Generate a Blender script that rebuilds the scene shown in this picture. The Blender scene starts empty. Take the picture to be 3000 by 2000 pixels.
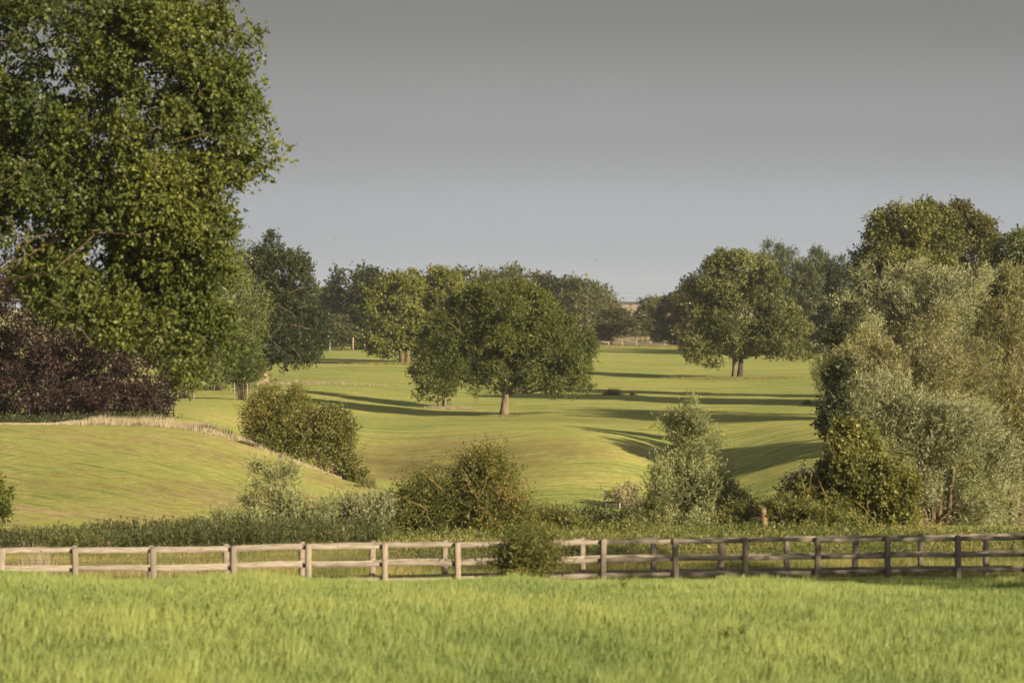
import bpy, math, random
import numpy as np

S = bpy.context.scene
COL = S.collection
R = math.radians

# ------------------------------------------------------------------ camera
ZC = 10.0                      # camera height (metres above datum)
F = 8333.0                     # focal length in pixels of a 3000 px wide frame
PITCH = math.atan(110 / F)
cam_d = bpy.data.cameras.new("camera")
cam = bpy.data.objects.new("camera", cam_d)
COL.objects.link(cam)
cam.location = (0, 0, ZC)
cam.rotation_euler = (math.pi / 2 - PITCH, 0, 0)
cam_d.sensor_width = 36
cam_d.lens = 100
cam_d.clip_start = 1
cam_d.clip_end = 9000
cam_d.dof.use_dof = True
cam_d.dof.focus_distance = 210
cam_d.dof.aperture_fstop = 1.6
S.camera = cam

# ------------------------------------------------------------------ light
SUN_EL = 19.0
SUN_DIR = np.array([0.70, -0.71])          # horizontal direction towards the sun
sun_d = bpy.data.lights.new("sun", "SUN")
sun_d.energy = 3.7
sun_d.angle = R(0.53)
sun_d.color = (1.0, 0.83, 0.58)
sun = bpy.data.objects.new("sun", sun_d)
COL.objects.link(sun)
sx, sy = SUN_DIR / np.linalg.norm(SUN_DIR)
sun.rotation_euler = (math.pi / 2 - R(SUN_EL), 0, math.atan2(sy, sx) + math.pi / 2)

W = bpy.data.worlds.new("World")
S.world = W
W.use_nodes = True
wn, wl = W.node_tree.nodes, W.node_tree.links
wn.clear()
wo = wn.new("ShaderNodeOutputWorld")
bg = wn.new("ShaderNodeBackground")
sky = wn.new("ShaderNodeTexSky")
sky.sky_type = 'NISHITA'
sky.sun_disc = False
sky.sun_elevation = R(SUN_EL)
sky.sun_rotation = math.atan2(sx, sy)
sky.air_density = 1.5
sky.dust_density = 3.0
hs = wn.new("ShaderNodeHueSaturation")
hs.inputs["Saturation"].default_value = 0.35
sc_ = wn.new("ShaderNodeVectorMath"); sc_.operation = 'SCALE'
sc_.inputs["Scale"].default_value = 0.07
geo = wn.new("ShaderNodeTexCoord")
sep = wn.new("ShaderNodeSeparateXYZ")
asn = wn.new("ShaderNodeMath"); asn.operation = 'ARCSINE'
mr = wn.new("ShaderNodeMapRange")
mr.inputs["From Min"].default_value = 0.0
mr.inputs["From Max"].default_value = R(16)
ramp = wn.new("ShaderNodeValToRGB")
SKY = [(0.0, (0.172, 0.185, 0.199)), (0.10, (0.155, 0.165, 0.177)), (0.22, (0.110, 0.113, 0.117)),
       (0.38, (0.0695, 0.0685, 0.0675)), (1.0, (0.062, 0.061, 0.060))]
el = ramp.color_ramp.elements
while len(el) < len(SKY): el.new(0.5)
for e, (p, c) in zip(el, SKY):
    e.position = p; e.color = (*c, 1)
ramp.color_ramp.interpolation = 'EASE'
mx = wn.new("ShaderNodeMix"); mx.data_type = 'RGBA'
mx.inputs["Factor"].default_value = 0.90
wl.new(sky.outputs[0], hs.inputs["Color"])
wl.new(hs.outputs[0], sc_.inputs[0])
wl.new(geo.outputs["Generated"], sep.inputs[0])
wl.new(sep.outputs["Z"], asn.inputs[0])
wl.new(asn.outputs[0], mr.inputs["Value"])
wl.new(mr.outputs[0], ramp.inputs[0])
wl.new(sc_.outputs[0], mx.inputs["A"])
cn = wn.new("ShaderNodeTexNoise"); cn.inputs["Scale"].default_value = 3.0; cn.inputs["Detail"].default_value = 4
cm = wn.new("ShaderNodeMapRange"); cm.inputs["From Min"].default_value = 0.3; cm.inputs["From Max"].default_value = 0.7
cm.inputs["To Min"].default_value = 0.93; cm.inputs["To Max"].default_value = 1.07
cv = wn.new("ShaderNodeVectorMath"); cv.operation = 'SCALE'
wl.new(geo.outputs["Generated"], cn.inputs["Vector"]); wl.new(cn.outputs["Fac"], cm.inputs["Value"])
wl.new(ramp.outputs[0], cv.inputs[0]); wl.new(cm.outputs[0], cv.inputs["Scale"])
wl.new(cv.outputs[0], mx.inputs["B"])
wl.new(mx.outputs["Result"], bg.inputs["Color"])
bg.inputs["Strength"].default_value = 1.0
wl.new(bg.outputs[0], wo.inputs["Surface"])

S.view_settings.view_transform = 'Standard'
S.view_settings.look = 'None'
S.view_settings.gamma = 1
S.view_settings.exposure = 1.42
S.view_settings.use_curve_mapping = False
S.render.engine = 'CYCLES'
S.cycles.max_bounces = 5
S.cycles.diffuse_bounces = 3
S.cycles.glossy_bounces = 2
S.cycles.transmission_bounces = 3
S.cycles.transparent_max_bounces = 4
S.cycles.volume_bounces = 0

# ------------------------------------------------------------------ helpers
_r = np.array([1.0, 0, 0])
_u = np.array([0, math.sin(PITCH), math.cos(PITCH)])
_f = np.array([0, math.cos(PITCH), -math.sin(PITCH)])

def P(px, py, Y):
    """point at distance Y seen at photograph position (px, py) from the standpoint"""
    d = (px - 1500) / F * _r - (py - 1000) / F * _u + _f
    p = d * (Y / d[1])
    return np.array([p[0], p[1], p[2] + ZC])

def vnoise(p, seed=0):
    p = np.asarray(p, float)
    i = np.floor(p).astype(np.int64)
    f = p - i
    f = f * f * (3 - 2 * f)
    out = np.zeros(len(p))
    for dx in (0, 1):
        for dy in (0, 1):
            for dz in (0, 1):
                h = ((i[:, 0] + dx) * 374761393 + (i[:, 1] + dy) * 668265263 + (i[:, 2] + dz) * 1442695041 + seed * 974711) & 0xffffffff
                h = ((h ^ (h >> 13)) * 1274126177) & 0xffffffff
                h = ((h ^ (h >> 16)) * 2246822519) & 0xffffffff
                h = (h ^ (h >> 15)) & 0xffffffff
                w = (f[:, 0] if dx else 1 - f[:, 0]) * (f[:, 1] if dy else 1 - f[:, 1]) * (f[:, 2] if dz else 1 - f[:, 2])
                out += w * (h / 4294967295.0)
    return out

def sstep(a, b, v):
    t = np.clip((v - a) / (b - a), 0, 1); return t * t * (3 - 2 * t)
def norm(v):
    return v / np.maximum(np.linalg.norm(v, axis=-1, keepdims=True), 1e-9)

def mesh_from(name, V, T, mat=None, smooth=False, tint=None):
    """triangle mesh from arrays; tint is one value per triangle"""
    V = np.asarray(V, np.float32); T = np.asarray(T, np.int32)
    me = bpy.data.meshes.new(name)
    me.vertices.add(len(V)); me.vertices.foreach_set("co", V.ravel())
    me.loops.add(T.size); me.loops.foreach_set("vertex_index", T.ravel())
    me.polygons.add(len(T))
    me.polygons.foreach_set("loop_start", np.arange(0, T.size, T.shape[1], dtype=np.int32))
    if smooth: me.polygons.foreach_set("use_smooth", np.ones(len(T), bool))
    me.update(calc_edges=True)
    if tint is not None:
        a = me.attributes.new("tint", 'FLOAT', 'FACE')
        a.data.foreach_set("value", np.asarray(tint, np.float32))
    if mat: me.materials.append(mat)
    return me

def link(name, me, parent=None):
    o = bpy.data.objects.new(name, me)
    COL.objects.link(o)
    if parent is not None: o.parent = parent
    return o

def tag(o, label=None, cat=None, group=None, kind=None):
    if label: o["label"] = label
    if cat: o["category"] = cat
    if group: o["group"] = group
    if kind: o["kind"] = kind
    return o

def empty(name, loc, label, cat, group=None):
    o = bpy.data.objects.new(name, None)
    COL.objects.link(o)
    o.empty_display_size = 0.3
    o.location = loc
    return tag(o, label, cat, group)

def copy_tree(o, parent=None):
    c = o.copy(); COL.objects.link(c)
    if parent is not None: c.parent = parent
    for ch in [x for x in o.children]: copy_tree(ch, c)
    return c

class Buf:
    """collects tubes and boxes into one triangle mesh"""
    def __init__(s): s.V = []; s.T = []; s.n = 0
    def add(s, V, T):
        s.V.append(np.asarray(V, float)); s.T.append(np.asarray(T, int) + s.n); s.n += len(V)
    def tube(s, pts, rad, k=6, cap=True):
        pts = np.asarray(pts, float); rad = np.broadcast_to(np.asarray(rad, float), (len(pts),))
        d = norm(np.gradient(pts, axis=0))
        ref = np.where(np.abs(d[:, 2:3]) > 0.9, np.array([[1.0, 0, 0]]), np.array([[0, 0, 1.0]]))
        a = norm(np.cross(d, ref)); b = np.cross(d, a)
        th = np.arange(k) * 2 * np.pi / k
        V = pts[:, None] + rad[:, None, None] * (a[:, None] * np.cos(th)[None, :, None] + b[:, None] * np.sin(th)[None, :, None])
        V = V.reshape(-1, 3)
        T = []
        for i in range(len(pts) - 1):
            for j in range(k):
                p, q = i * k + j, i * k + (j + 1) % k
                T += [(p, q, q + k), (p, q + k, p + k)]
        if cap:
            for i in range(1, k - 1):
                T.append((0, i + 1, i)); e = (len(pts) - 1) * k; T.append((e, e + i, e + i + 1))
        s.add(V, T)
    def box(s, lo, hi):
        lo = np.asarray(lo, float); hi = np.asarray(hi, float)
        V = [[(hi if (i >> k) & 1 else lo)[k] for k in range(3)] for i in range(8)]
        Q = [(0, 2, 3, 1), (4, 5, 7, 6), (0, 1, 5, 4), (2, 6, 7, 3), (0, 4, 6, 2), (1, 3, 7, 5)]
        s.add(V, [t for a, b, c, d in Q for t in ((a, b, c), (a, c, d))])
    def mesh(s, name, mat, smooth=False):
        return mesh_from(name, np.concatenate(s.V), np.concatenate(s.T), mat, smooth)

# ------------------------------------------------------------------ materials
def new_mat(name):
    m = bpy.data.materials.new(name); m.use_nodes = True
    n, l = m.node_tree.nodes, m.node_tree.links
    n.clear()
    out = n.new("ShaderNodeOutputMaterial")
    return m, n, l, out

def set_ramp(r, stops):
    el = r.color_ramp.elements
    while len(el) < len(stops): el.new(0.5)
    for e, (p, c) in zip(el, stops):
        e.position = p; e.color = (*c, 1)

def leaf_mat(name, stops, trans=0.30, rough=0.5, spec=0.35, tcol=(1.25, 1.15, 0.55), back=None):
    m, n, l, out = new_mat(name)
    at = n.new("ShaderNodeAttribute"); at.attribute_name = "tint"
    rp = n.new("ShaderNodeValToRGB"); set_ramp(rp, [(p_, tuple(1.28 * v for v in c_)) for p_, c_ in stops])
    l.new(at.outputs["Fac"], rp.inputs[0])
    col = rp.outputs[0]
    if back is not None:                        # pale underside of the leaf
        g = n.new("ShaderNodeNewGeometry")
        mb = n.new("ShaderNodeMix"); mb.data_type = 'RGBA'
        mb.inputs["B"].default_value = (*back, 1)
        l.new(g.outputs["Backfacing"], mb.inputs["Factor"]); l.new(col, mb.inputs["A"])
        col = mb.outputs["Result"]
    pb = n.new("ShaderNodeBsdfPrincipled")
    pb.inputs["Roughness"].default_value = rough
    pb.inputs["Specular IOR Level"].default_value = spec
    l.new(col, pb.inputs["Base Color"])
    tr = n.new("ShaderNodeBsdfTranslucent")
    mu = n.new("ShaderNodeVectorMath"); mu.operation = 'MULTIPLY'
    mu.inputs[1].default_value = tcol
    l.new(col, mu.inputs[0]); l.new(mu.outputs[0], tr.inputs["Color"])
    mi = n.new("ShaderNodeMixShader"); mi.inputs[0].default_value = trans
    l.new(pb.outputs[0], mi.inputs[1]); l.new(tr.outputs[0], mi.inputs[2])
    l.new(mi.outputs[0], out.inputs["Surface"])
    return m

def rough_mat(name, c1, c2, scale=(6, 6, 1.2), bump=0.4, rough=0.85, c3=None, vary=0.0):
    """two- or three-tone noise material (bark, wood, earth)"""
    m, n, l, out = new_mat(name)
    tc = n.new("ShaderNodeTexCoord"); mp = n.new("ShaderNodeMapping")
    mp.inputs["Scale"].default_value = scale
    no = n.new("ShaderNodeTexNoise"); no.inputs["Scale"].default_value = 1.0
    no.inputs["Detail"].default_value = 6; no.inputs["Roughness"].default_value = 0.65
    rp = n.new("ShaderNodeValToRGB")
    st = [(0.32, c1), (0.62, c2)] if c3 is None else [(0.3, c1), (0.5, c2), (0.68, c3)]
    set_ramp(rp, st)
    pb = n.new("ShaderNodeBsdfPrincipled"); pb.inputs["Roughness"].default_value = rough
    pb.inputs["Specular IOR Level"].default_value = 0.2
    bp = n.new("ShaderNodeBump"); bp.inputs["Strength"].default_value = bump; bp.inputs["Distance"].default_value = 0.05
    l.new(tc.outputs["Object"], mp.inputs["Vector"])
    if vary:
        oi = n.new("ShaderNodeObjectInfo")
        ad = n.new("ShaderNodeVectorMath"); ad.operation = 'ADD'
        sc = n.new("ShaderNodeVectorMath"); sc.operation = 'SCALE'; sc.inputs["Scale"].default_value = 37
        cx = n.new("ShaderNodeCombineXYZ")
        for k in range(3): l.new(oi.outputs["Random"], cx.inputs[k])
        l.new(cx.outputs[0], sc.inputs[0]); l.new(mp.outputs[0], ad.inputs[0]); l.new(sc.outputs[0], ad.inputs[1])
        l.new(ad.outputs[0], no.inputs["Vector"])
        hv = n.new("ShaderNodeHueSaturation")
        mv = n.new("ShaderNodeMapRange"); mv.inputs["To Min"].default_value = 1 - vary; mv.inputs["To Max"].default_value = 1 + vary
        l.new(oi.outputs["Random"], mv.inputs["Value"]); l.new(mv.outputs[0], hv.inputs["Value"])
        l.new(rp.outputs[0], hv.inputs["Color"]); l.new(hv.outputs[0], pb.inputs["Base Color"])
    else:
        l.new(mp.outputs[0], no.inputs["Vector"]); l.new(rp.outputs[0], pb.inputs["Base Color"])
    l.new(no.outputs["Fac"], rp.inputs[0]); l.new(no.outputs["Fac"], bp.inputs["Height"])
    l.new(bp.outputs[0], pb.inputs["Normal"]); l.new(pb.outputs[0], out.inputs["Surface"])
    return m

M = {}
M['oak_leaf'] = leaf_mat("oak_leaf", [(0.0, (0.036, 0.054, 0.013)), (0.45, (0.080, 0.099, 0.021)), (0.85, (0.135, 0.150, 0.030)), (1.0, (0.19, 0.175, 0.035))])
M['mid_oak_leaf'] = leaf_mat("mid_oak_leaf", [(0.0, (0.038, 0.052, 0.013)), (0.5, (0.078, 0.096, 0.022)), (1.0, (0.14, 0.145, 0.035))])
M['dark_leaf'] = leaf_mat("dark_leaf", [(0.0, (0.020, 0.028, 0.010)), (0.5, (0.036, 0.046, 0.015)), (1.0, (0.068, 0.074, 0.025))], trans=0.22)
M['purple_leaf'] = leaf_mat("purple_leaf", [(0.0, (0.016, 0.010, 0.009)), (0.5, (0.031, 0.0165, 0.0145)), (0.85, (0.056, 0.028, 0.0215)), (1.0, (0.055, 0.05, 0.02))], trans=0.15, tcol=(1.3, 0.8, 0.7))
M['lime_leaf'] = leaf_mat("lime_leaf", [(0.0, (0.060, 0.078, 0.018)), (0.5, (0.115, 0.130, 0.030)), (1.0, (0.20, 0.19, 0.05))])
M['birch_leaf'] = leaf_mat("birch_leaf", [(0.0, (0.055, 0.075, 0.022)), (0.5, (0.105, 0.125, 0.038)), (1.0, (0.18, 0.185, 0.06))])
M['conifer_leaf'] = leaf_mat("conifer_leaf", [(0.0, (0.034, 0.048, 0.012)), (0.5, (0.062, 0.082, 0.020)), (1.0, (0.115, 0.125, 0.03))], trans=0.15)
M['pine_leaf'] = leaf_mat("pine_leaf", [(0.0, (0.030, 0.040, 0.016)), (0.5, (0.058, 0.070, 0.028)), (1.0, (0.11, 0.11, 0.045))], trans=0.12)
M['syc_leaf'] = leaf_mat("syc_leaf", [(0.0, (0.050, 0.062, 0.020)), (0.5, (0.105, 0.118, 0.038)), (1.0, (0.20, 0.195, 0.075))])
M['wood_leaf'] = leaf_mat("wood_leaf", [(0.0, (0.040, 0.050, 0.020)), (0.5, (0.085, 0.092, 0.036)), (1.0, (0.15, 0.14, 0.06))])
M['red_leaf'] = leaf_mat("red_leaf", [(0.0, (0.045, 0.048, 0.017)), (0.5, (0.086, 0.085, 0.028)), (0.9, (0.135, 0.110, 0.042)), (1.0, (0.16, 0.105, 0.045))])
M['maple_leaf'] = leaf_mat("maple_leaf", [(0.0, (0.042, 0.054, 0.014)), (0.5, (0.092, 0.104, 0.026)), (1.0, (0.17, 0.165, 0.05))])
M['willow_leaf'] = leaf_mat("willow_leaf", [(0.0, (0.060, 0.070, 0.024)), (0.45, (0.150, 0.160, 0.058)), (1.0, (0.36, 0.345, 0.165))], back=(0.27, 0.28, 0.17), trans=0.2)
M['gold_willow_leaf'] = leaf_mat("gold_willow_leaf", [(0.0, (0.070, 0.075, 0.024)), (0.45, (0.175, 0.170, 0.055)), (1.0, (0.36, 0.315, 0.13))], back=(0.24, 0.23, 0.12), trans=0.2)
M['osier_leaf'] = leaf_mat("osier_leaf", [(0.0, (0.075, 0.095, 0.028)), (0.45, (0.185, 0.205, 0.066)), (1.0, (0.36, 0.355, 0.15))], back=(0.24, 0.26, 0.14), trans=0.22)
M['thorn_leaf'] = leaf_mat("thorn_leaf", [(0.0, (0.045, 0.055, 0.014)), (0.5, (0.095, 0.105, 0.026)), (0.85, (0.16, 0.15, 0.035)), (1.0, (0.19, 0.10, 0.035))])
M['ash_leaf'] = leaf_mat("ash_leaf", [(0.0, (0.055, 0.066, 0.016)), (0.5, (0.118, 0.126, 0.032)), (1.0, (0.22, 0.20, 0.06))])
M['nettle_leaf'] = leaf_mat("nettle_leaf", [(0.0, (0.030, 0.038, 0.014)), (0.5, (0.060, 0.070, 0.024)), (0.9, (0.115, 0.118, 0.038)), (1.0, (0.22, 0.18, 0.10))])
M['bramble_leaf'] = leaf_mat("bramble_leaf", [(0.0, (0.050, 0.060, 0.016)), (0.5, (0.115, 0.122, 0.034)), (1.0, (0.225, 0.195, 0.07))])
M['under_leaf'] = leaf_mat("under_leaf", [(0.0, (0.040, 0.055, 0.014)), (0.4, (0.085, 0.105, 0.026)), (0.75, (0.16, 0.165, 0.045)), (1.0, (0.25, 0.20, 0.09))])
M['dusk_bramble'] = leaf_mat("dusk_bramble", [(0.0, (0.03, 0.026, 0.03)), (0.5, (0.065, 0.055, 0.058)), (1.0, (0.11, 0.09, 0.08))], trans=0.15)
M['dry_grass'] = leaf_mat("dry_grass", [(0.0, (0.14, 0.115, 0.07)), (0.5, (0.25, 0.21, 0.135)), (1.0, (0.36, 0.31, 0.215))], trans=0.25, tcol=(1.1, 1.0, 0.8))
M['rank_grass'] = leaf_mat("rank_grass", [(0.0, (0.07, 0.085, 0.025)), (0.5, (0.15, 0.155, 0.045)), (1.0, (0.30, 0.24, 0.10))], trans=0.3)
M['rush'] = leaf_mat("rush", [(0.0, (0.04, 0.055, 0.02)), (0.6, (0.08, 0.09, 0.03)), (1.0, (0.17, 0.12, 0.06))], trans=0.15)
M['field_grass'] = leaf_mat("field_grass", [(0.0, (0.123, 0.175, 0.056)), (0.5, (0.217, 0.276, 0.089)), (0.9, (0.306, 0.340, 0.112)), (1.0, (0.41, 0.35, 0.15))], trans=0.38, rough=0.45)
M['bark'] = rough_mat("bark", (0.055, 0.040, 0.026), (0.17, 0.125, 0.08), scale=(5, 5, 1.0))
M['pale_bark'] = rough_mat("pale_bark", (0.16, 0.12, 0.075), (0.34, 0.27, 0.17), scale=(4, 4, 1.2), bump=0.3)
M['mid_bark'] = rough_mat('mid_bark', (0.085, 0.068, 0.045), (0.20, 0.165, 0.115), scale=(4, 4, 1.2), bump=0.3)
M['dark_bark'] = rough_mat("dark_bark", (0.028, 0.022, 0.017), (0.085, 0.066, 0.046), scale=(5, 5, 1.0))
M['stump_bark'] = rough_mat('stump_bark', (0.10, 0.07, 0.04), (0.26, 0.185, 0.11), scale=(9, 9, 2.5), bump=0.5)
M['twig'] = rough_mat("twig", (0.16, 0.11, 0.05), (0.36, 0.26, 0.12), scale=(9, 9, 9), bump=0.1)
M['fence_wood'] = rough_mat("fence_wood", (0.10, 0.083, 0.070), (0.265, 0.228, 0.190), scale=(5.0, 45, 45), bump=0.35, c3=(0.36, 0.315, 0.265), vary=0.16)
M['post_wood'] = rough_mat("post_wood", (0.10, 0.083, 0.066), (0.245, 0.205, 0.165), scale=(40, 40, 3.5), bump=0.35, c3=(0.30, 0.255, 0.205), vary=0.16)
M['knot'] = rough_mat("knot", (0.05, 0.035, 0.02), (0.10, 0.07, 0.045), scale=(20, 20, 20), bump=0.1)
M['stake_wood'] = rough_mat("stake_wood", (0.20, 0.16, 0.115), (0.36, 0.30, 0.22), scale=(20, 20, 3), bump=0.1, vary=0.1)
M['wire'] = rough_mat("wire", (0.06, 0.06, 0.055), (0.12, 0.115, 0.105), scale=(4, 4, 4), bump=0, rough=0.4)
M['white_paint'] = rough_mat("white_paint", (0.36, 0.32, 0.25), (0.50, 0.45, 0.36), scale=(3, 3, 3), bump=0.05)
M['soil'] = rough_mat("soil", (0.045, 0.03, 0.025), (0.12, 0.085, 0.07), scale=(2, 2, 2), bump=0.8)
M['track'] = rough_mat("track", (0.40, 0.31, 0.20), (0.58, 0.48, 0.34), scale=(0.4, 0.4, 0.4), bump=0.1)
M['sleeper'] = rough_mat("sleeper", (0.07, 0.055, 0.045), (0.17, 0.14, 0.115), scale=(2, 12, 12), bump=0.3)
M['bird'] = rough_mat("bird", (0.02, 0.02, 0.02), (0.05, 0.05, 0.05), bump=0)
M['flower'] = rough_mat("flower", (0.28, 0.14, 0.20), (0.40, 0.22, 0.30), bump=0)

# ------------------------------------------------------------------ terrain
CP = []
def cp(px, py, Y): CP.append(P(px, py, Y))
def cz(px, Y, depth): CP.append(np.array([(px - 1500) / F * Y, Y, ZC - depth]))
# foreground field, its brow and the ground along the fence
for px, d0, py, Y, df in ((-1200, 5.45, 1662, 57, 6.8), (0, 5.6, 1668, 59.5, 6.97), (750, 5.75, 1671, 61, 7.0), (1500, 6.1, 1683, 63.5, 7.05), (2250, 6.2, 1688, 65.5, 7.15), (3000, 6.3, 1688, 67, 7.28), (4200, 6.4, 1690, 69, 7.4)):
    cz(px, 14, d0); cz(px, 28, d0); cz(px, 46, d0)
    cp(px, py + 15, Y)
    cz(px, Y + 7, df); cz(px, Y + 14, df + 0.2); cz(px, Y + 24, df + 0.5)
# left hill
for a in ((0, 1545, 105), (600, 1525, 108), (0, 1450, 121), (0, 1350, 139), (0, 1247, 165), (300, 1250, 163), (500, 1260, 160), (500, 1400, 128),
          (700, 1302, 152), (700, 1400, 132), (900, 1374, 145), (900, 1480, 120), (1060, 1422, 138), (1140, 1448, 132), (1050, 1505, 118),
          (-1200, 1250, 165), (-1200, 1400, 130)): cp(*a)
# behind its crest
for a in ((0, 1240, 205), (250, 1238, 200), (600, 1250, 190), (600, 1200, 215), (550, 1172, 240), (715, 1171, 262), (545, 1168, 262), (100, 1160, 262), (-1200, 1200, 230)): cp(*a)
# valley between the hills and the middle hill
for a in ((900, 1318, 196), (900, 1252, 230), (900, 1200, 262), (1100, 1446, 170), (1100, 1400, 187), (1100, 1345, 212), (1100, 1268, 235), (1100, 1226, 258),
          (1300, 1195, 288), (1475, 1219, 265), (1475, 1285, 230), (1475, 1368, 214), (1475, 1455, 198), (1300, 1290, 229), (1300, 1440, 196),
          (1600, 1468, 193), (1600, 1530, 174), (1600, 1600, 157), (1800, 1278, 236), (1800, 1340, 216), (1780, 1440, 199), (1800, 1222, 262),
          (2050, 1300, 232), (2050, 1400, 208), (2050, 1470, 192), (2300, 1460, 190), (2300, 1380, 207), (2300, 1280, 235), (2300, 1200, 270),
          (2700, 1200, 270), (2700, 1390, 208), (3100, 1390, 208), (3100, 1200, 270), (4200, 1300, 235)): cp(*a)
for px in (1100, 1500, 2000, 2500, 3000): cz(px, 130, 10.2 if px > 1200 else 9.1); cz(px, 155, 12.6 if px > 1200 else 10.4)
# far field
for a in ((1985, 1109, 375), (2160, 1109, 375), (1200, 1066, 420), (1200, 1095, 370), (950, 1120, 330), (780, 1120, 335), (500, 1110, 345), (1750, 1140, 325), (1750, 1062, 455),
          (1750, 1014, 600), (2400, 1014, 600), (2400, 1100, 385), (1000, 1027, 520), (1200, 1025, 525), (600, 1040, 500), (3000, 1080, 400),
          (1800, 990, 700), (1800, 976, 780), (2400, 980, 740), (1200, 985, 720), (0, 1020, 540), (3000, 1010, 600)): cp(*a)
for px in (-1200, 500, 1500, 2500, 4200): cz(px, 1000, 7.5); cz(px, 1800, 7.5); cz(px, 3600, 8)
CP = np.array(CP)

def _uv(x, y):
    ye = np.maximum(y, 16.0)
    return np.stack([np.clip(x / ye, -0.34, 0.34) * 4.0, np.log(ye)], -1)
def _tps(d2): return np.where(d2 > 1e-12, 0.5 * d2 * np.log(np.maximum(d2, 1e-12)), 0.0)
_cuv = _uv(CP[:, 0], CP[:, 1])
_n = len(CP)
_K = _tps(((_cuv[:, None] - _cuv[None]) ** 2).sum(-1)) + np.eye(_n) * 2e-4
_Q = np.concatenate([np.ones((_n, 1)), _cuv], 1)
_A = np.block([[_K, _Q], [_Q.T, np.zeros((3, 3))]])
_sol = np.linalg.solve(_A, np.concatenate([CP[:, 2], np.zeros(3)]))
def H(x, y):
    x = np.atleast_1d(np.asarray(x, float)); y = np.atleast_1d(np.asarray(y, float))
    out = np.empty(len(x))
    for s in range(0, len(x), 20000):
        q = _uv(x[s:s + 20000], y[s:s + 20000])
        k = _tps(((q[:, None] - _cuv[None]) ** 2).sum(-1))
        out[s:s + 20000] = k @ _sol[:_n] + _sol[_n] + q @ _sol[_n + 1:]
    # nose of the middle hill, hollow right of it, bank below the right hand grove
    out += 0.95 * np.exp(-((x - 4) / 9.5) ** 2 - ((y - 222) / 20) ** 2)
    out -= 1.3 * np.exp(-((x + 13) / 7.5) ** 2 - ((y - 207) / 17) ** 2)
    out -= 0.8 * np.exp(-((x - 14) / 6.0) ** 2 - ((y - 208) / 22) ** 2)
    out += 1.7 * sstep(14.0, 28, x) * np.exp(-((y - 214) / 30) ** 2)
    return out
def h1(x, y): return float(H([x], [y])[0])
def G(px, Y):
    """ground point in photograph column px at distance Y"""
    x = (px - 1500) / F * Y
    return np.array([x, Y, h1(x, Y)])
def fence_y(x): return 69.2 + 0.28 * x

def sheet(name, X, Yv, Z, mat, attrs=None):
    n, m = X.shape
    V = np.stack([X, Yv, Z], -1).reshape(-1, 3)
    i = np.arange(n - 1)[:, None] * m + np.arange(m - 1)[None]
    Q = np.stack([i, i + 1, i + m + 1, i + m], -1).reshape(-1, 4)
    me = mesh_from(name, V, Q, mat, smooth=True)
    for k, v in (attrs or {}).items():
        v = np.asarray(v, np.float32)
        a = me.attributes.new(k, 'FLOAT_VECTOR' if v.ndim == 2 else 'FLOAT', 'POINT')
        a.data.foreach_set("vector" if v.ndim == 2 else "value", v.ravel())
    return tag(link(name, me), kind='structure')

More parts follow.
